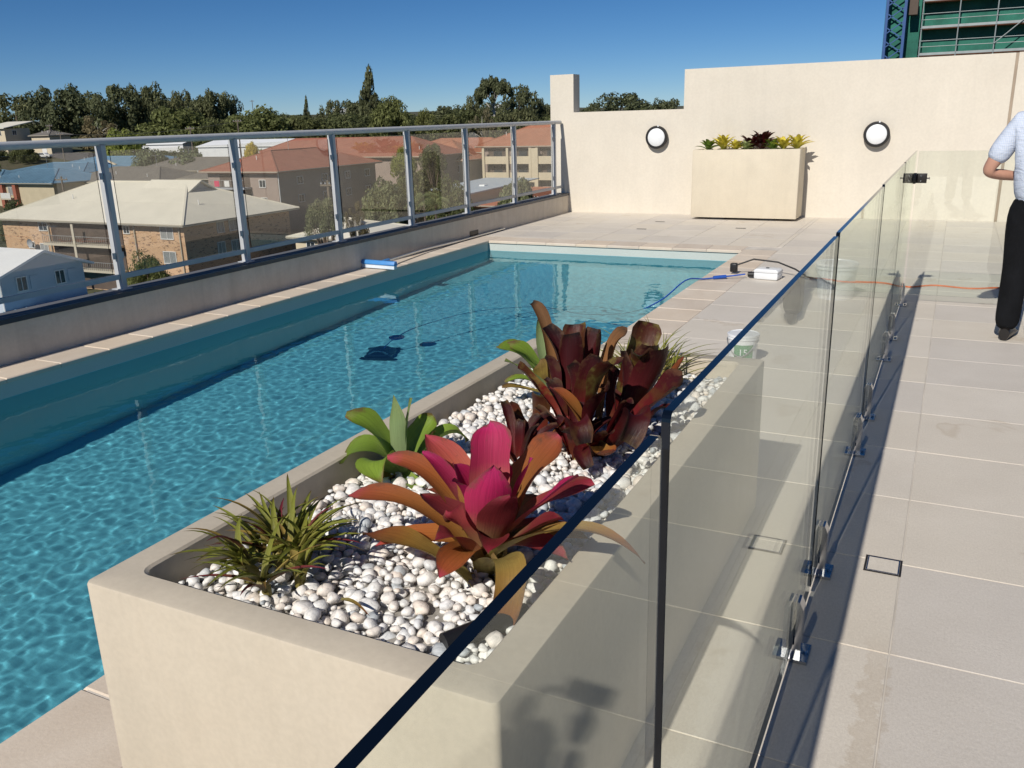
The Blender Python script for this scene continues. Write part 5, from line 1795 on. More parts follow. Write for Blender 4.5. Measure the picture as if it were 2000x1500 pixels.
# --- grey tiled houses behind the cream roof
h = House('grey_roof_house', -170, -142, 127.5, 142, -16.5, -8.8, FM['wall_cream'], 'grey brown tiled house directly behind the long cream roof')
h.hip(-6.2, 'roof_grey', 'X', ov=0.9)
h.win('-Y', -163.5, -10.0, 1.5, 1.2)
h = House('grey_roof_house', -166, -137, 143.5, 156, -15.5, -7.5, FM['wall_cream'], 'grey brown tiled house with antennas in the second row')
h.hip(-5.0, 'roof_grey', 'X', ov=0.9)
h = House('grey_roof_house', -139, -120, 131, 143, -16.5, -8.3, FM['wall_cream'], 'grey brown tiled house left of the red roofed apartments')
h.hip(-6.0, 'roof_grey', 'X', ov=0.9)

# --- red roofed three storey apartments
h = House('apartment_block', -103, -89.3, 102.0, 127.0, -17.5, -5.0, FM['wall_mauve'], 'mauve walled apartment block with red brown tiled roof')
h.hip(-2.3, 'roof_red', 'Y', ov=0.9)
h.block('recess_shadow_sheet', 'shadow_brown', -100.6, -94.6, 101.97, 101.999, -17.0, -5.4)  # dark sheet over the flat front; the balconies' shade is in its colour
for z in (-7.3, -10.0, -12.8):
    b_ = h.balcony(-101.0, -94.4, 100.4, z, 1.1, slab='gable_grey', rail='steel_rail', dep=1.55)
    for k in range(3):
        h.block('hanging_towel', 'pink_cloth' if k != 1 else 'frame_white', -100.2 + k * 2.0, -99.2 + k * 2.0, 100.34, 100.39, z + 0.15, z + 1.0, b_)
for z in (-6.8, -9.4, -12.0):
    h.win('-Y', -92.2, z, 1.1, 1.0)
for z in (-6.6, -9.3):
    for u in (107, 113, 119, 124.5):
        h.win('+X', u, z, 1.2, 1.0)
h.block('downpipe', 'frame_white', -89.28, -89.18, 102.1, 102.25, -17.4, -5.2)
h = House('apartment_block', -128, -86, 138, 152, -15.5, -4.6, FM['wall_mauve'], 'second red tiled apartment block behind the mauve one')
h.hip(-1.3, 'roof_red', 'X', ov=0.9)
h = House('apartment_block', -104, -80, 158, 170, -13.5, -4.8, FM['wall_mauve'], 'low red tiled block behind the green bushes')
h.hip(-2.2, 'roof_orange', 'X', ov=0.9)

# --- cream apartments with orange roofs on the right
h = House('apartment_building', -83.5, -60, 155.0, 172, -15.0, -3.6, FM['wall_mauve'], 'cream balconied apartment building with orange hipped roof')
h.hip(0.6, 'roof_orange', 'X', ov=1.0)
for z in (-6.6, -9.6):
    for x0_, x1_ in ((-82.0, -77.4), (-76.6, -72.4), (-70.6, -66.0)):
        h.block('shadow_brown', 'shadow_brown', x0_, x1_, 154.96, 154.99, z, z + 2.5)  # dark sheet behind each balcony, shade painted onto an unbroken wall
        b_ = h.balcony(x0_, x1_, 153.4, z, 1.15, slab='wall_cream', rail='wall_cream', solid=True, dep=1.5)
        h.block('door', 'far_glass', x0_ + 1.2, x0_ + 3.0, 154.90, 154.95, z + 0.02, z + 2.2, b_)
for xx in (-82.2, -77.0, -72.2, -70.8, -65.8):
    h.block('column', 'wall_cream', xx - 0.25, xx + 0.25, 153.1, 153.38, -15, -3.9)
h.block('bay', 'wall_cream', -72.1, -70.9, 153.2, 154.9, -15, -4.0)
h = House('apartment_building', -98, -84.4, 150.0, 164, -15.0, -5.9, FM['wall_cream'], 'cream apartment building with lower orange roof left of the balconies')
h.hip(-2.4, 'roof_orange', 'X', ov=0.9)
h.win('-Y', -86.5, -7.6, 1.4, 1.2)
h.win('-Y', -90.0, -7.6, 1.4, 1.2)

# --- flat roofed cream building, green roofed cottage, small roofs
h = House('flat_roof_building', -77.5, -68.0, 121.0, 146, -15.5, -9.7, FM['wall_cream'], 'cream building with pale blue flat metal roof')
q = MB(); q.prism([(120.2, -9.7), (146.5, -9.1), (146.5, -8.95), (120.2, -9.5)], 'X', -78.2, -67.2); rf = h.put(q, 'roof', 'roof_pale_blue')
h.block('fascia', 'fascia', -78.2, -67.2, 120.1, 120.19, -10.2, -9.45)
h.win('-Y', -71.3, -10.9, 2.0, 1.1, 'curtain')
h.win('-Y', -75.0, -10.9, 1.2, 1.0)
for xx, yy_ in ((-75, 126), (-71, 132)):
    h.block('skylight', 'roof_white', xx - 0.5, xx + 0.5, yy_ - 0.6, yy_ + 0.6, -9.4, -9.05, rf)
h = House('cottage', -92.0, -85.0, 124.0, 136, -16.0, -11.4, FM['wall_white'], 'small white cottage with green gable roof')
h.gable(-9.3, 'roof_green', 'Y', ov=0.6, gable_m='wall_white')
h = House('bungalow', -73.4, -64.0, 86.0, 98, -16.5, -11.9, FM['wall_cream'], 'small cream bungalow with low cream roof')
h.hip(-10.2, 'roof_cream', 'X', ov=0.8)
h.win('-Y', -71.0, -13.2, 1.2, 1.2)
h.win('-Y', -67.0, -13.2, 1.6, 1.2, 'curtain')
h = House('bungalow', -63.0, -52.0, 92.0, 103, -16.5, -12.3, FM['wall_cream'], 'second cream roofed bungalow, lower, beside the palms')
h.hip(-10.9, 'roof_cream', 'X', ov=0.8)
h = House('red_roof_house', -67, -54, 120, 141, -16.0, -11.2, FM['wall_cream'], 'small house with bright orange roof by the far wall')
h.hip(-9.3, 'roof_orange', 'X', ov=0.8)

# --- long white industrial roofs and far houses
h = House('warehouse', -182, -150, 178, 192, -10, -3.6, FM['wall_white'], 'long white roofed warehouse under the trees')
h.gable(-2.2, 'roof_white', 'X', ov=0.4)
h = House('warehouse', -214, -200, 190, 198, -10, -3.0, FM['wall_white'], 'short white roofed warehouse left of the long one')
h.gable(-2.0, 'roof_white', 'X', ov=0.4)
h = House('hillside_house', -258, -249, 170, 178, -6, 2.6, FM['wall_cream'], 'two storey hillside house with beige skillion roof at the left edge')
q = MB(); q.prism([(169.2, 2.6), (179, 4.4), (179, 4.6), (169.2, 2.8)], 'X', -260, -248); h.put(q, 'roof', 'roof_cream')
h.win('-Y', -251.5, 1.4, 1.6, 1.2)
h.win('+X', 173, 1.4, 1.2, 1.2)
h = House('hillside_house', -246, -238, 176, 183, -6.5, 0.4, FM['wall_cream'], 'low cream hillside house right of the two storey one')
h.hip(1.8, 'roof_grey', 'X', ov=0.6)
h.block('garage_door', 'frame_white', -242, -240, 175.9, 175.98, -6, -1.2)
frng = random.Random(3)
for i, (x, y, lab) in enumerate(((-420, 560, 'distant white block on the ridge above the rounded trees'), (-330, 640, 'distant white block on the ridge right of the tall pointed tree'),
                                 (-300, 700, 'distant pale block on the ridge left of the spreading gum'), (-520, 520, 'distant pale block on the ridge above the left treeline'))):
    z = ground_z(x, y)
    t = 13 + 3.2 * i * 0
    h = House('building', x - 9, x + 9, y, y + 10, z, 8.5 + 0.0045 * math.hypot(x, y), FM['wall_white'], lab)
    h.block('roof', 'roof_white', x - 9.4, x + 9.4, y - 0.4, y + 10.4, h.ze, h.ze + 0.4)
    for k in range(3):
        h.win('-Y', x - 5 + 5 * k, h.ze - 2.0, 2.2, 1.4)

# --- tower under scaffold behind the far wall
sc = empty('scaffolded_building', (2, 79, -17.5), 'tall building under construction wrapped in green mesh and scaffold', 'building')
fm('green_mesh', (0.025, 0.15, 0.11), 0.9, 0.35, 0.6, fine=0.2)
fm('raw_concrete', (0.32, 0.31, 0.29), 0.9, 0.15, 0.6)
fm('scaffold_steel', (0.34, 0.38, 0.38), 0.5, 0.1, 2, metal=0.3)
fm('scaffold_plank', (0.30, 0.14, 0.09), 0.8, 0.2, 2)
fm('hoist_blue', (0.03, 0.09, 0.26), 0.5, 0.1, 2)
q = MB(); q.box(-7.9, 22, 1.4, 16, 0, 31); q.build('core', FM['raw_concrete'], sc)
q = MB(); q.box(-8.2, -5.6, 0.5, 1.3, 0, 31.5); q.build('mesh_screen', FM['green_mesh'], sc)
q = MB(); q.box(-5.55, 22, 0.95, 1.05, 0, 30); q.build('mesh_screen', FM['green_mesh'], sc)
q = MB(); q.box(2.6, 4.6, 0.88, 0.94, 24.6, 26.9); q.build('concrete_panel', FM['raw_concrete'], sc)
LV = [17.0 + 1.95 * k for k in range(7)]
SX = [-5.45 + 2.55 * k for k in range(9)]
for xx in SX:
    q = MB(); q.tube([(xx, -0.25, 0), (xx, -0.25, 30)], 0.045, 8)
    for z in LV:
        for dz in (0.0, 0.62, 1.05):
            q.tube([(xx, -0.25, z + dz - 0.03), (xx, -0.25, z + dz + 0.03)], 0.075, 8)
    q.build('standard', FM['scaffold_steel'], sc)
for z in LV:
    for dz in (0.62, 1.05):
        q = MB(); q.tube([(SX[0], -0.25, z + dz), (SX[-1], -0.25, z + dz)], 0.026, 6); q.build('ledger', FM['scaffold_steel'], sc)
    q = MB(); q.box(SX[0], SX[-1], -0.2, 0.9, z - 0.05, z); q.build('plank_deck', FM['scaffold_plank'], sc)
    q = MB(); q.box(SX[0], SX[-1], -0.24, -0.21, z + 0.001, z + 0.18); q.build('toe_board', FM['scaffold_steel'], sc)
for k in range(3):
    q = MB(); q.tube([(SX[1 + k % 2], -0.33, LV[1 + 2 * k] + 0.6), (SX[2 + k % 2], -0.33, LV[2 + 2 * k] + 0.9)], 0.04, 6); q.build('brace', FM['scaffold_steel'], sc)
hm = empty('hoist_mast', (-5.3, 78.4, -17.5), 'blue lattice hoist mast standing beside the scaffold', 'hoist')
for sx in (-0.65, 0.65):
    for sy in (-0.5, 0.5):
        q = MB(); q.box(sx - 0.1, sx + 0.1, sy - 0.1, sy + 0.1, 0, 31); q.build('chord', FM['hoist_blue'], hm)
for k in range(36):
    q = MB(); z = 12 + k * 0.5
    q.bar((-0.65, -0.5, z), (0.65, -0.5, z + (1 if k % 2 else -1) * 0.9), 0.08); q.build('lattice_bar', FM['hoist_blue'], hm)
q = MB(); q.box(0.9, 1.5, -0.4, 0.6, 25.8, 26.9); q.build('hoist_cage', FM['shadow_brown'], hm)

# --- power poles
fm('pole_wood', (0.16, 0.13, 0.10), 0.9, 0.2, 2, stretch=(1, 1, 0.2))
def pole(x, y, zt, label, arm=2.2, rz=0.3):
    zg = ground_z(x, y)
    o = empty('power_pole', (x, y, zg), label, 'power pole', rz=rz)
    Hh = zt - zg
    q = MB(); q.tube([(0, 0, -0.5), (0, 0, Hh)], [0.2, 0.14], 8); q.build('post', FM['pole_wood'], o, smooth=True)
    q = MB(); q.box(-arm / 2, arm / 2, -0.2, -0.08, Hh - 0.6, Hh - 0.42); a_ = q.build('crossarm', FM['pole_wood'], o)
    for k in (-0.9, -0.3, 0.3, 0.9):
        q = MB(); q.lathe([(0.05, 0), (0.09, 0.08), (0.05, 0.2), (0.08, 0.26)], 8, center=(k * arm / 2.1, -0.14, Hh - 0.42)); q.build('insulator', FM['gable_grey'], a_)
    return o


pole(-157.4, 167.7, 3.1, 'power pole standing before the yellow green rounded tree')
pole(-158.1, 153.0, 1.7, 'power pole with crossarm before the big round fig tree')
pole(-207.5, 156.7, 1.2, 'power pole beside the grassy slope on the left')
pole(-240.9, 178.8, 3.5, 'power pole farther up the grassy slope on the left')
pole(-302.3, 333.3, 13.0, 'distant power pole showing above the treeline')
pole(-59.3, 75.5, -4.2, 'power pole in front of the dark side of the mauve apartments', 1.6)
pole(-126, 94, -5.3, 'power pole beside the ribbed blue roof')
fm('wire', (0.03, 0.03, 0.03), 0.6, 0.1, 2)
for i, (a, b_, lab) in enumerate((((-207.5, 156.7, 0.7), (-157.4, 167.7, 2.6), 'sagging power line between the slope and the rounded trees'), ((-240.9, 178.8, 3.0), (-207.5, 156.7, 0.7), 'sagging power line down the grassy slope'))):
    q = MB(); a, b_ = Vector(a), Vector(b_)
    q.tube([a.lerp(b_, t / 12) - Vector((0, 0, 1.2 * 4 * (t / 12) * (1 - t / 12))) for t in range(13)], 0.035, 5)
    tag(q.build('power_line', FM['wire']), lab, 'power line')

# --- parked cars
def car(x, y, rz, col, label):
    zg = ground_z(x, y)
    o = empty('parked_car', (x, y, zg + 0.02), label, 'car', rz=rz)
    pm = plain('car_paint', col, 0.25, 0.04, 2, spec=0.6)
    q = MB(); q.prism([(-2.2, 0.35), (2.2, 0.35), (2.25, 0.75), (1.9, 0.95), (1.0, 1.0), (0.45, 1.45), (-1.3, 1.48), (-1.95, 1.0), (-2.25, 0.9)], 'Y', -0.88, 0.88)
    q.build('body', pm, o, bevel=0.08)
    for s in (-1, 1):
        q = MB(); q.prism([(-1.7, 1.0), (0.75, 1.0), (0.38, 1.38), (-1.25, 1.4)], 'Y', s * 0.885, s * 0.895); q.build('side_window', FM['far_glass'], o)
        for xx in (-1.35, 1.4):
            q = MB(); q.lathe([(0.2, -0.1), (0.33, -0.09), (0.33, 0.09), (0.2, 0.1)], 16, axis='Y', center=(xx, s * 0.82, 0.33)); w_ = q.build('wheel', M['rubber'], o, smooth=True)
    q = MB(); q.box(2.22, 2.27, -0.8, -0.45, 0.6, 0.75); q.build('headlight', FM['frame_white'], o)
    q = MB(); q.box(2.22, 2.27, 0.45, 0.8, 0.6, 0.75); q.build('headlight', FM['frame_white'], o)
    return o


car(-232, 169, 0.3, (0.7, 0.7, 0.7), 'white car parked on the grassy slope at the left')
car(-60, 68, 1.2, (0.25, 0.26, 0.28), 'grey car parked beside the pale green tree')
car(-108, 64, 0.1, (0.05, 0.08, 0.16), 'dark blue car parked in the street below the brick block')
fm('aerial', (0.4, 0.4, 0.4), 0.5, 0.1, 4, metal=0.5)
for x, y, z, lab in ((-156, 149.7, -5.0, 'TV aerial on the second row grey tiled roof'), (-150, 134.7, -6.2, 'TV aerial on the grey tiled roof behind the cream roof'), (-96, 113, -2.6, 'TV aerial on the red brown roof of the mauve apartments'), (-186, 164, -5.2, 'TV aerial on the long blue roof'), (-174, 127, -6.0, 'TV aerial on the ribbed blue roof'), (-71, 163.5, 0.5, 'TV aerial on the orange hipped roof')):
    o = empty('tv_aerial', (x, y, z - 0.2), lab, 'aerial')
    q = MB(); q.tube([(0, 0, 0), (0, 0, 2.6)], 0.04, 6); q.build('mast', FM['aerial'], o)
    q = MB(); q.tube([(-0.9, 0, 2.5), (0.9, 0, 2.5)], 0.03, 5)
    b_ = q.build('boom', FM['aerial'], o)
    for k in range(5):
        q = MB(); q.tube([(-0.8 + 0.4 * k, -0.45, 2.5), (-0.8 + 0.4 * k, 0.45, 2.5)], 0.02, 5); q.build('element', FM['aerial'], b_)
# ------------------------------------------------------------------ trees
def foliage_mat(name, c1, c2, trans=0.48):
    c1, c2 = scale_c(c1, 2.1), scale_c(c2, 2.2)
    m, nt, bs, out = new_mat(name)
    ge = N(nt, 'ShaderNodeNewGeometry')
    c = ramp(nt, ge.outputs['Random Per Island'], [(0.0, scale_c(c1, 0.75)), (0.5, c1), (1.0, c2)])
    n_ = ramp(nt, noise_tex(nt, 0.35, 3), [(0.3, (0.75,) * 3), (0.7, (1.2,) * 3)])
    c = mixc(nt, 1.0, c, n_, 'MULTIPLY')
    oi = N(nt, 'ShaderNodeObjectInfo')
    c = mixc(nt, 1.0, c, ramp(nt, oi.outputs['Random'], [(0, (0.85, 0.88, 0.9)), (1, (1.12, 1.06, 1.0))]), 'MULTIPLY')
    nt.links.new(c, bs.inputs['Base Color'])
    bs.inputs['Roughness'].default_value = 0.7
    bs.inputs['Specular IOR Level'].default_value = 0.25
    tl = N(nt, 'ShaderNodeBsdfTranslucent'); nt.links.new(c, tl.inputs[0])
    mx = N(nt, 'ShaderNodeMixShader'); mx.inputs[0].default_value = trans
    nt.links.new(bs.outputs[0], mx.inputs[1]); nt.links.new(tl.outputs[0], mx.inputs[2]); nt.links.new(mx.outputs[0], out.inputs[0])
    return m


TM = {'e': foliage_mat('gum_leaves', (0.066, 0.074, 0.036), (0.125, 0.135, 0.07)),
      'f': foliage_mat('fig_leaves', (0.085, 0.094, 0.032), (0.155, 0.165, 0.062)),
      'b': foliage_mat('bush_leaves', (0.058, 0.068, 0.028), (0.11, 0.12, 0.052)),
      'g': foliage_mat('bright_leaves', (0.11, 0.13, 0.035), (0.17, 0.19, 0.05)),
      's': foliage_mat('brown_leaves', (0.09, 0.08, 0.045), (0.15, 0.13, 0.075)),
      'p': foliage_mat('grey_green_leaves', (0.10, 0.115, 0.06), (0.17, 0.185, 0.10)),
      'y': foliage_mat('yellow_leaves', (0.30, 0.23, 0.03), (0.45, 0.36, 0.06)),
      'm': foliage_mat('palm_leaves', (0.09, 0.11, 0.05), (0.16, 0.18, 0.08))}
M['bark'] = plain('bark', (0.16, 0.12, 0.09), 0.9, 0.25, 1.5, stretch=(1, 1, 0.2))
M['bark_pale'] = plain('pale_bark', (0.40, 0.37, 0.33), 0.85, 0.2, 1.5, stretch=(1, 1, 0.2))
trng = np.random.default_rng(5)


def crown_mesh(kind, seed, n_leaf, leaf):
    """Unit crown: x,y within 1, z from 0 (bottom) to 1 (top); many leaf clusters with gaps between the clumps."""
    g = np.random.default_rng(seed)
    cl, rad = [], []
    if kind == 'dome':
        for _ in range(60):
            a, u = g.uniform(0, 6.28), g.uniform(0.0, 1)
            rr_ = math.sqrt(1 - u * u) * g.uniform(0.55, 0.86)
            cl.append((rr_ * math.cos(a), rr_ * math.sin(a), 0.12 + u * 0.74 * g.uniform(0.75, 1.0))); rad.append(g.uniform(0.16, 0.28))
    elif kind == 'gum':
        for _ in range(52):
            a, z = g.uniform(0, 6.28), g.uniform(0.08, 0.92)
            w = math.sin(min(1, (z + 0.1)) * 2.5) ** 0.7 if z < 0.95 else 0.3
            rr_ = w * 0.8 * math.sqrt(g.uniform(0.05, 1))
            cl.append((rr_ * math.cos(a), rr_ * math.sin(a), z)); rad.append(g.uniform(0.13, 0.25))
    elif kind == 'cone':
        for _ in range(44):
            a, z = g.uniform(0, 6.28), g.uniform(0.06, 0.96)
            rr_ = (1.05 - z) * 0.75 * math.sqrt(g.uniform(0.05, 1))
            cl.append((rr_ * math.cos(a), rr_ * math.sin(a), z)); rad.append(g.uniform(0.12, 0.22))
    elif kind == 'umbrella':
        for _ in range(34):
            a, r0 = g.uniform(0, 6.28), math.sqrt(g.uniform(0.0, 1)) * 0.85
            z = 0.93 - 0.42 * r0 * r0 - abs(g.normal(0, 0.1))
            cl.append((r0 * math.cos(a), r0 * math.sin(a), z)); rad.append(g.uniform(0.10, 0.2))
    else:                                                   # sparse
        for _ in range(26):
            a, z = g.uniform(0, 6.28), g.uniform(0.15, 0.9)
            rr_ = 0.8 * math.sqrt(g.uniform(0.1, 1)) * (1 - 0.4 * z)
            cl.append((rr_ * math.cos(a), rr_ * math.sin(a), z)); rad.append(g.uniform(0.10, 0.2))
    cl, rad = np.array(cl), np.array(rad)
    pk = rad ** 2 / (rad ** 2).sum()
    idx = g.choice(len(cl), n_leaf, p=pk)
    d_ = g.normal(size=(n_leaf, 3)); d_ /= np.linalg.norm(d_, axis=1)[:, None]
    rr_ = g.uniform(0.35, 1.0, n_leaf) ** 0.5
    P_ = cl[idx] + d_ * (rad[idx] * rr_)[:, None] * np.array([1, 1, 0.8])
    nrm = d_ + g.normal(size=(n_leaf, 3)) * 0.55 + np.array([0, 0, 0.35])
    nrm /= np.linalg.norm(nrm, axis=1)[:, None]
    t = np.cross(nrm, g.normal(size=(n_leaf, 3))); t /= np.linalg.norm(t, axis=1)[:, None]
    b_ = np.cross(nrm, t)
    s = (leaf * g.uniform(0.6, 1.3, n_leaf))[:, None]
    vv = np.stack([P_ - t * s, P_ - b_ * s * 0.55, P_ + t * s, P_ + b_ * s * 0.55], axis=1).reshape(-1, 3)
    me = bpy.data.meshes.new('crown')
    me.vertices.add(len(vv)); me.vertices.foreach_set('co', vv.ravel())
    me.loops.add(len(vv)); me.loops.foreach_set('vertex_index', np.arange(len(vv), dtype=np.int32))
    me.polygons.add(n_leaf); me.polygons.foreach_set('loop_start', np.arange(0, len(vv), 4, dtype=np.int32)); me.polygons.foreach_set('loop_total', np.full(n_leaf, 4, dtype=np.int32))
    me.update(calc_edges=True); me.validate()
    return me, cl


KIND = {'e': 'gum', 'w': 'gum', 'f': 'dome', 'b': 'dome', 'g': 'dome', 's': 'sparse', 'p': 'dome', 'y': 'dome', 't': 'cone', 'u': 'umbrella'}
crown_cache = {}


def get_crown(kind, var, matk, fine):
    key = (kind, var, matk, fine)
    if key not in crown_cache:
        nl, lf = (9000, 0.030) if fine else (5200, 0.046)
        if kind == 'dome': nl = int(nl * 1.3)
        if kind == 'sparse': nl = int(nl * 0.5)
        me, cl = crown_mesh(kind, 100 + var * 13 + len(kind), nl, lf)
        me.materials.append(TM[matk])
        crown_cache[key] = (me, cl)
    return crown_cache[key]


def tree(x, y, zt, r, k, label, i):
    zg = ground_z(x, y)
    o = empty('tree', (x, y, zg), label, 'tree', 'neighbourhood trees')
    Hh = zt - zg
    matk = {'w': 'e', 't': 'e', 'u': 'e'}.get(k, k)
    kind = KIND[k]
    fine = math.hypot(x, y) < 110
    me, cl = get_crown(kind, i % 3, matk, fine)
    low = {'dome': 0.12, 'gum': 0.18, 'cone': 0.12, 'umbrella': 0.35, 'sparse': 0.2}[kind]
    zb_ = max(0.0, Hh - r * {'dome': 1.9, 'gum': 2.4, 'cone': 6, 'umbrella': 1.9, 'sparse': 2.4}[kind])
    cr = link('crown', me, o, (0, 0, zb_))
    rx = r * (1.18 if kind == 'gum' else 1.0)
    cr.scale = (rx, rx * rng.uniform(0.85, 1.1), (Hh - zb_) * rng.uniform(0.97, 1.06)); cr.rotation_euler = (0, 0, rng.uniform(0, 6.28))
    q = MB()
    tr = max(0.12, 0.022 * Hh)
    q.tube([(0, 0, -0.4), (0.1 * tr, 0, Hh * 0.3), (-0.6 * tr, 0.3 * tr, Hh * 0.6), (0, 0, Hh * 0.86)], [tr, tr * 0.8, tr * 0.55, tr * 0.15], 7)
    rz = cr.rotation_euler.z
    for j in range(0, len(cl), max(1, len(cl) // 7)):
        c_ = cl[j]
        tip = Vector((c_[0] * math.cos(rz) - c_[1] * math.sin(rz), c_[0] * math.sin(rz) + c_[1] * math.cos(rz), 0)) * r
        tip.z = zb_ + c_[2] * (Hh - zb_)
        z0 = Hh * min(0.75, 0.25 + 0.5 * c_[2])
        q.tube([(0, 0, z0 * 0.8), tip * 0.5 + Vector((0, 0, z0 * 0.45)), tip], [tr * 0.4, tr * 0.25, tr * 0.08], 5)
    q.build('trunk', M['bark_pale'] if k in 'wsu' else M['bark'], o, smooth=True)
    return o


TREES = [
    (-311, 218, 14.1, 11.2, 'e', 'dark gum tree at the left edge above the hillside house'),
    (-287, 217, 16.3, 11.2, 'e', 'tallest gum tree of the left group with open top branches'),
    (-289, 231, 14.9, 9.8, 'e', 'dark gum tree right of the tallest left one'),
    (-268, 225, 15.4, 11.4, 'w', 'gum tree with pale forked branches in the left treeline'),
    (-263, 234, 16.0, 8.3, 'e', 'tall gum tree right of the pale branched one'),
    (-271, 254, 13.2, 6.2, 'e', 'narrow gum tree behind the big round fig, left peak'),
    (-261, 251, 13.3, 6.4, 'e', 'narrow gum tree behind the big round fig, right peak'),
    (-267, 270, 14.5, 9.0, 'e', 'broad dark gum tree between the two rounded fig trees'),
    (-266, 280, 12.6, 7.1, 'e', 'lower gum tree leaning against the broad dark one'),
    (-218, 206, 7.9, 13.3, 'f', 'big round dark green fig tree behind the power pole'),
    (-194, 216, 7.0, 14.1, 'f', 'wide yellow green rounded fig tree above the long white roof'),
    (-193, 195, 3.1, 6.5, 'b', 'low dark bush between the two fig trees'),
    (-202, 171, 2.4, 6.3, 'g', 'small bright green tree above the handrail on the left'),
    (-233, 189, 5.6, 9.3, 's', 'thin brownish tree before the left gum trees'),
    (-252, 311, 12.4, 3.2, 't', 'slim pointed tree standing alone on the treeline'),
    (-232, 301, 9.3, 6.7, 'e', 'ragged gum tree left of the tall pointed tree'),
    (-212, 291, 9.8, 7.4, 'e', 'grey green gum tree touching the tall pointed tree'),
    (-201, 286, 20.3, 8.1, 't', 'tallest pointed tree rising above the whole treeline'),
    (-148, 220, 9.4, 7.2, 'f', 'dense dome shaped tree right of the tallest pointed tree'),
    (-158, 255, 5.4, 4.4, 'f', 'small rounded tree right of the dense dome shaped one'),
    (-173, 298, 6.7, 8.2, 'e', 'dark spreading tree before the far white houses'),
    (-154, 283, 8.9, 5.1, 'e', 'dark gum left of the umbrella shaped gum'),
    (-138, 266, 15.2, 7.4, 'u', 'umbrella shaped gum tree with sky showing through'),
    (-136, 281, 11.9, 6.8, 'e', 'full dark gum right of the umbrella shaped one'),
    (-133, 289, 7.8, 4.1, 'e', 'small dark gum just left of the wall pier'),
    (-118, 220, 4.2, 6.3, 's', 'brownish rounded tree under the umbrella shaped gum'),
    (-134, 302, 5.5, 4.9, 'e', 'low gum partly hidden by the wall pier'),
    (-189, 233, 4.3, 10.6, 'b', 'wide low tree right of the yellow green fig'),
    (-175, 234, 3.7, 9.5, 'b', 'wide low dark tree below the tallest pointed tree'),
    (-200, 237, 4.6, 8.2, 'f', 'rounded tree behind the right shoulder of the yellow green fig'),
    (-143, 243, 3.4, 9.2, 'b', 'low dark tree mass right of the dense dome'),
    (-116, 235, 3.6, 7.4, 'e', 'dark gum below the full gum near the pier'),
    (-110, 311, 8.9, 10.7, 'e', 'broad gum tree seen through the wall notch'),
    (-152, 392, 6.2, 5.5, 'e', 'small far tree at the left end of the wall notch'),
    (-86, 287, 5.6, 5.8, 'w', 'thin topped gum at the right end of the wall notch'),
    (-48, 41, -6.2, 1.9, 'f', 'dark green tree below the second balustrade pane'),
    (-56, 70, -5.1, 2.3, 'p', 'pale green tree before the dark side of the mauve apartments'),
    (-56.5, 76, -6.6, 1.7, 's', 'bare twiggy tree beside the pale green one'),
    (-157, 150, -3.2, 8.3, 'p', 'grey green tree behind the grey tiled roofs'),
    (-171, 152, -2.7, 6.0, 'p', 'grey green tree left behind the grey tiled roofs'),
    (-112, 122, -1.2, 1.7, 'y', 'small yellow tree beside the red tiled roof'),
    (-150, 165, -3.5, 6.0, 'p', 'grey green tree below the long white warehouse'),
    (-76, 118, -5.3, 4.2, 'b', 'dark bushy tree left of the pale flat roof'),
    (-66, 112, -6.4, 4.4, 'b', 'dark bushy tree right of the orange roofed apartments, low'),
    (-87, 140, -4.2, 3.4, 'b', 'dark tree before the low orange roof'),
    (-55, 112, -6.2, 3.4, 'p', 'grey green tree at the last balustrade pane'),
    (-193, 120, -3.2, 8.3, 'e', 'dark gum left of the dark grey tiled house'),
    (-124, 84, -7.9, 3.1, 'b', 'dark bush at the left edge beside the cream columns'),
    (-262, 200, -0.0, 5.8, 'e', 'low gum on the grassy slope'),
    (-74, 107, -6.2, 4.2, 'p', 'grey green tree before the gap between apartments'),
    (-86, 131, -2.6, 2.7, 'g', 'bright green palm like bush before the red roofs'),
    (-82, 134, -1.9, 2.7, 'b', 'dark bush before the red roofs'),
    (-111, 213, -4.8, 8.5, 'b', 'wide dark tree above the orange roofed apartments'),
    (-268, 192, 0.8, 8.8, 'b', 'dark bush by the hillside house'),
    (-195, 180, -4.2, 5.9, 'b', 'low dark tree right of the dark grey tiled house'),
    (-162, 287, -3.6, 7.8, 'b', 'low tree on the field behind the lamp reflection'),
    (-99, 245, 2.0, 8.0, 'b', 'dark tree left of the wall notch behind the pier'),
    (-340, 330, 14.0, 12.0, 'e', 'far dark gum closing the left treeline'),
    (-300, 280, 11.0, 11.0, 'e', 'dark gum behind the left group'),
    (-225, 330, 9.0, 11.0, 'e', 'dark gum behind the slim pointed tree'),
    (-175, 340, 8.0, 11.0, 'e', 'dark gum behind the dense dome tree'),
]
UNDER = [(-245, 158, -0.2, 9.0), (-262, 160, 0.4, 8.0), (-228, 160, -2.2, 5.0), (-330, 250, 6, 16), (-300, 255, 6, 15), (-275, 262, 6, 15), (-250, 268, 5, 15), (-225, 272, 5, 15), (-200, 270, 5, 14), (-178, 272, 4.5, 14), (-156, 276, 4.5, 14), (-134, 272, 4, 13), (-112, 268, 4, 13), (-92, 290, 4, 13), (-232, 222, 3.5, 9)]
WHERE = ['below the low cream hillside house', 'below the two storey hillside house', 'beside the grassy slope', 'behind the left edge gum', 'under the tallest left gum', 'under the pale forked gum', 'behind the big round fig', 'under the broad dark gum', 'behind the wide yellow green fig', 'below the slim pointed tree', 'behind the dense dome tree', 'behind the low dark tree mass', 'under the umbrella shaped gum', 'behind the wall notch', 'beside the thin brownish tree']
for (x, y, zt, r_), wh in zip(UNDER, WHERE):
    TREES.append((x, y, zt, r_, 'b', 'low spreading dark tree ' + wh))
for i, t in enumerate(TREES):
    tree(*t, i)

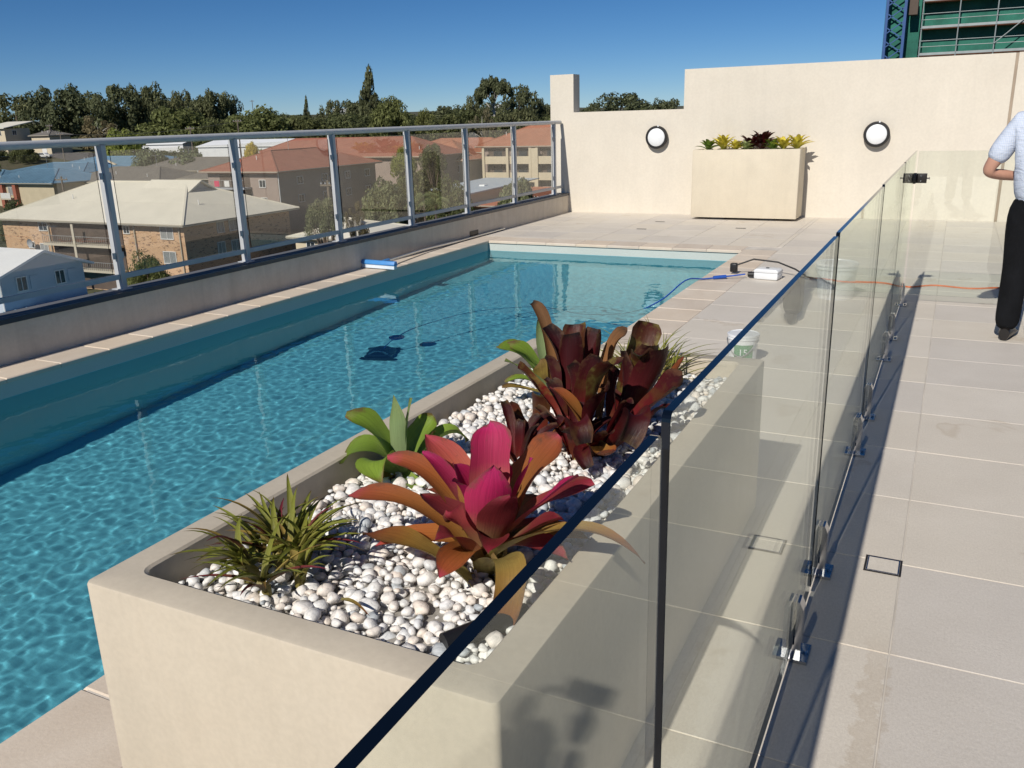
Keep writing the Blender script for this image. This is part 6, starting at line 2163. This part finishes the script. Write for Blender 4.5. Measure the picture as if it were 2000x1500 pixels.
# palms beside the flat roofed building
def palm(x, y, zt, label, seed):
    zg = ground_z(x, y)
    o = empty('palm_tree', (x, y, zg), label, 'palm', 'palms')
    Hh = zt - zg - 1.0
    q = MB(); q.tube([(0, 0, -0.3), (0.1, 0, Hh * 0.5), (0, 0.1, Hh)], [0.2, 0.15, 0.12], 8); q.build('trunk', M['bark'], o, smooth=True)
    r_ = random.Random(seed)
    for k in range(16):
        a = k * 2.4; el = R(r_.uniform(5, 75)); L = r_.uniform(2.0, 2.8)
        q = MB()
        for j in range(14):
            t = (j + 1) / 14
            p = Vector((math.cos(a), math.sin(a), 0)) * (L * t * math.cos(el * (1 - 0.3 * t))) + Vector((0, 0.1, Hh + L * (math.sin(el) * t - 0.75 * t * t)))
            sd_ = Vector((-math.sin(a), math.cos(a), 0))
            for s in (-1, 1):
                tip = p + sd_ * (s * 0.55 * (1 - 0.5 * t)) + Vector((0, 0, -0.35))
                w_ = Vector((math.cos(a), math.sin(a), 0)) * 0.06
                q.add([p - w_, p + w_, tip], [(0, 1, 2)])
        fr = q.build('frond', TM['m'], o)
    return o


palm(-56, 89, -6.2, 'palm before the small green roofed cottage', 1)
palm(-52, 85, -6.5, 'palm before the cream flat roofed building', 2)
hg = empty('clipped_hedge', (-70.5, 104, ground_z(-70, 104)), 'clipped box hedge between the cottage and the bungalows', 'hedge')
g = np.random.default_rng(77)
q = MB()
for _ in range(5200):
    f_ = g.integers(0, 3)
    p = np.array([g.uniform(-3.2, 3.2), g.uniform(-1.2, 1.2), g.uniform(0, 4.6)])
    if f_ == 0: p[1] = -1.2
    if f_ == 1: p[2] = 4.6
    if f_ == 2: p[0] = 3.2
    p = p + g.normal(0, 0.08, 3)
    a_, b_ = g.normal(size=3), g.normal(size=3)
    a_ *= 0.14 / np.linalg.norm(a_); b_ *= 0.1 / np.linalg.norm(b_)
    q.add([p - a_, p + b_, p + a_, p - b_], [(0, 1, 2, 3)])
tag(leaf_build(q, 'foliage', TM['b'], hg), kind='stuff')
q = MB(); q.box(-2.9, 2.9, -0.9, 0.9, 0, 4.3); q.build('branches', M['bark'], hg)
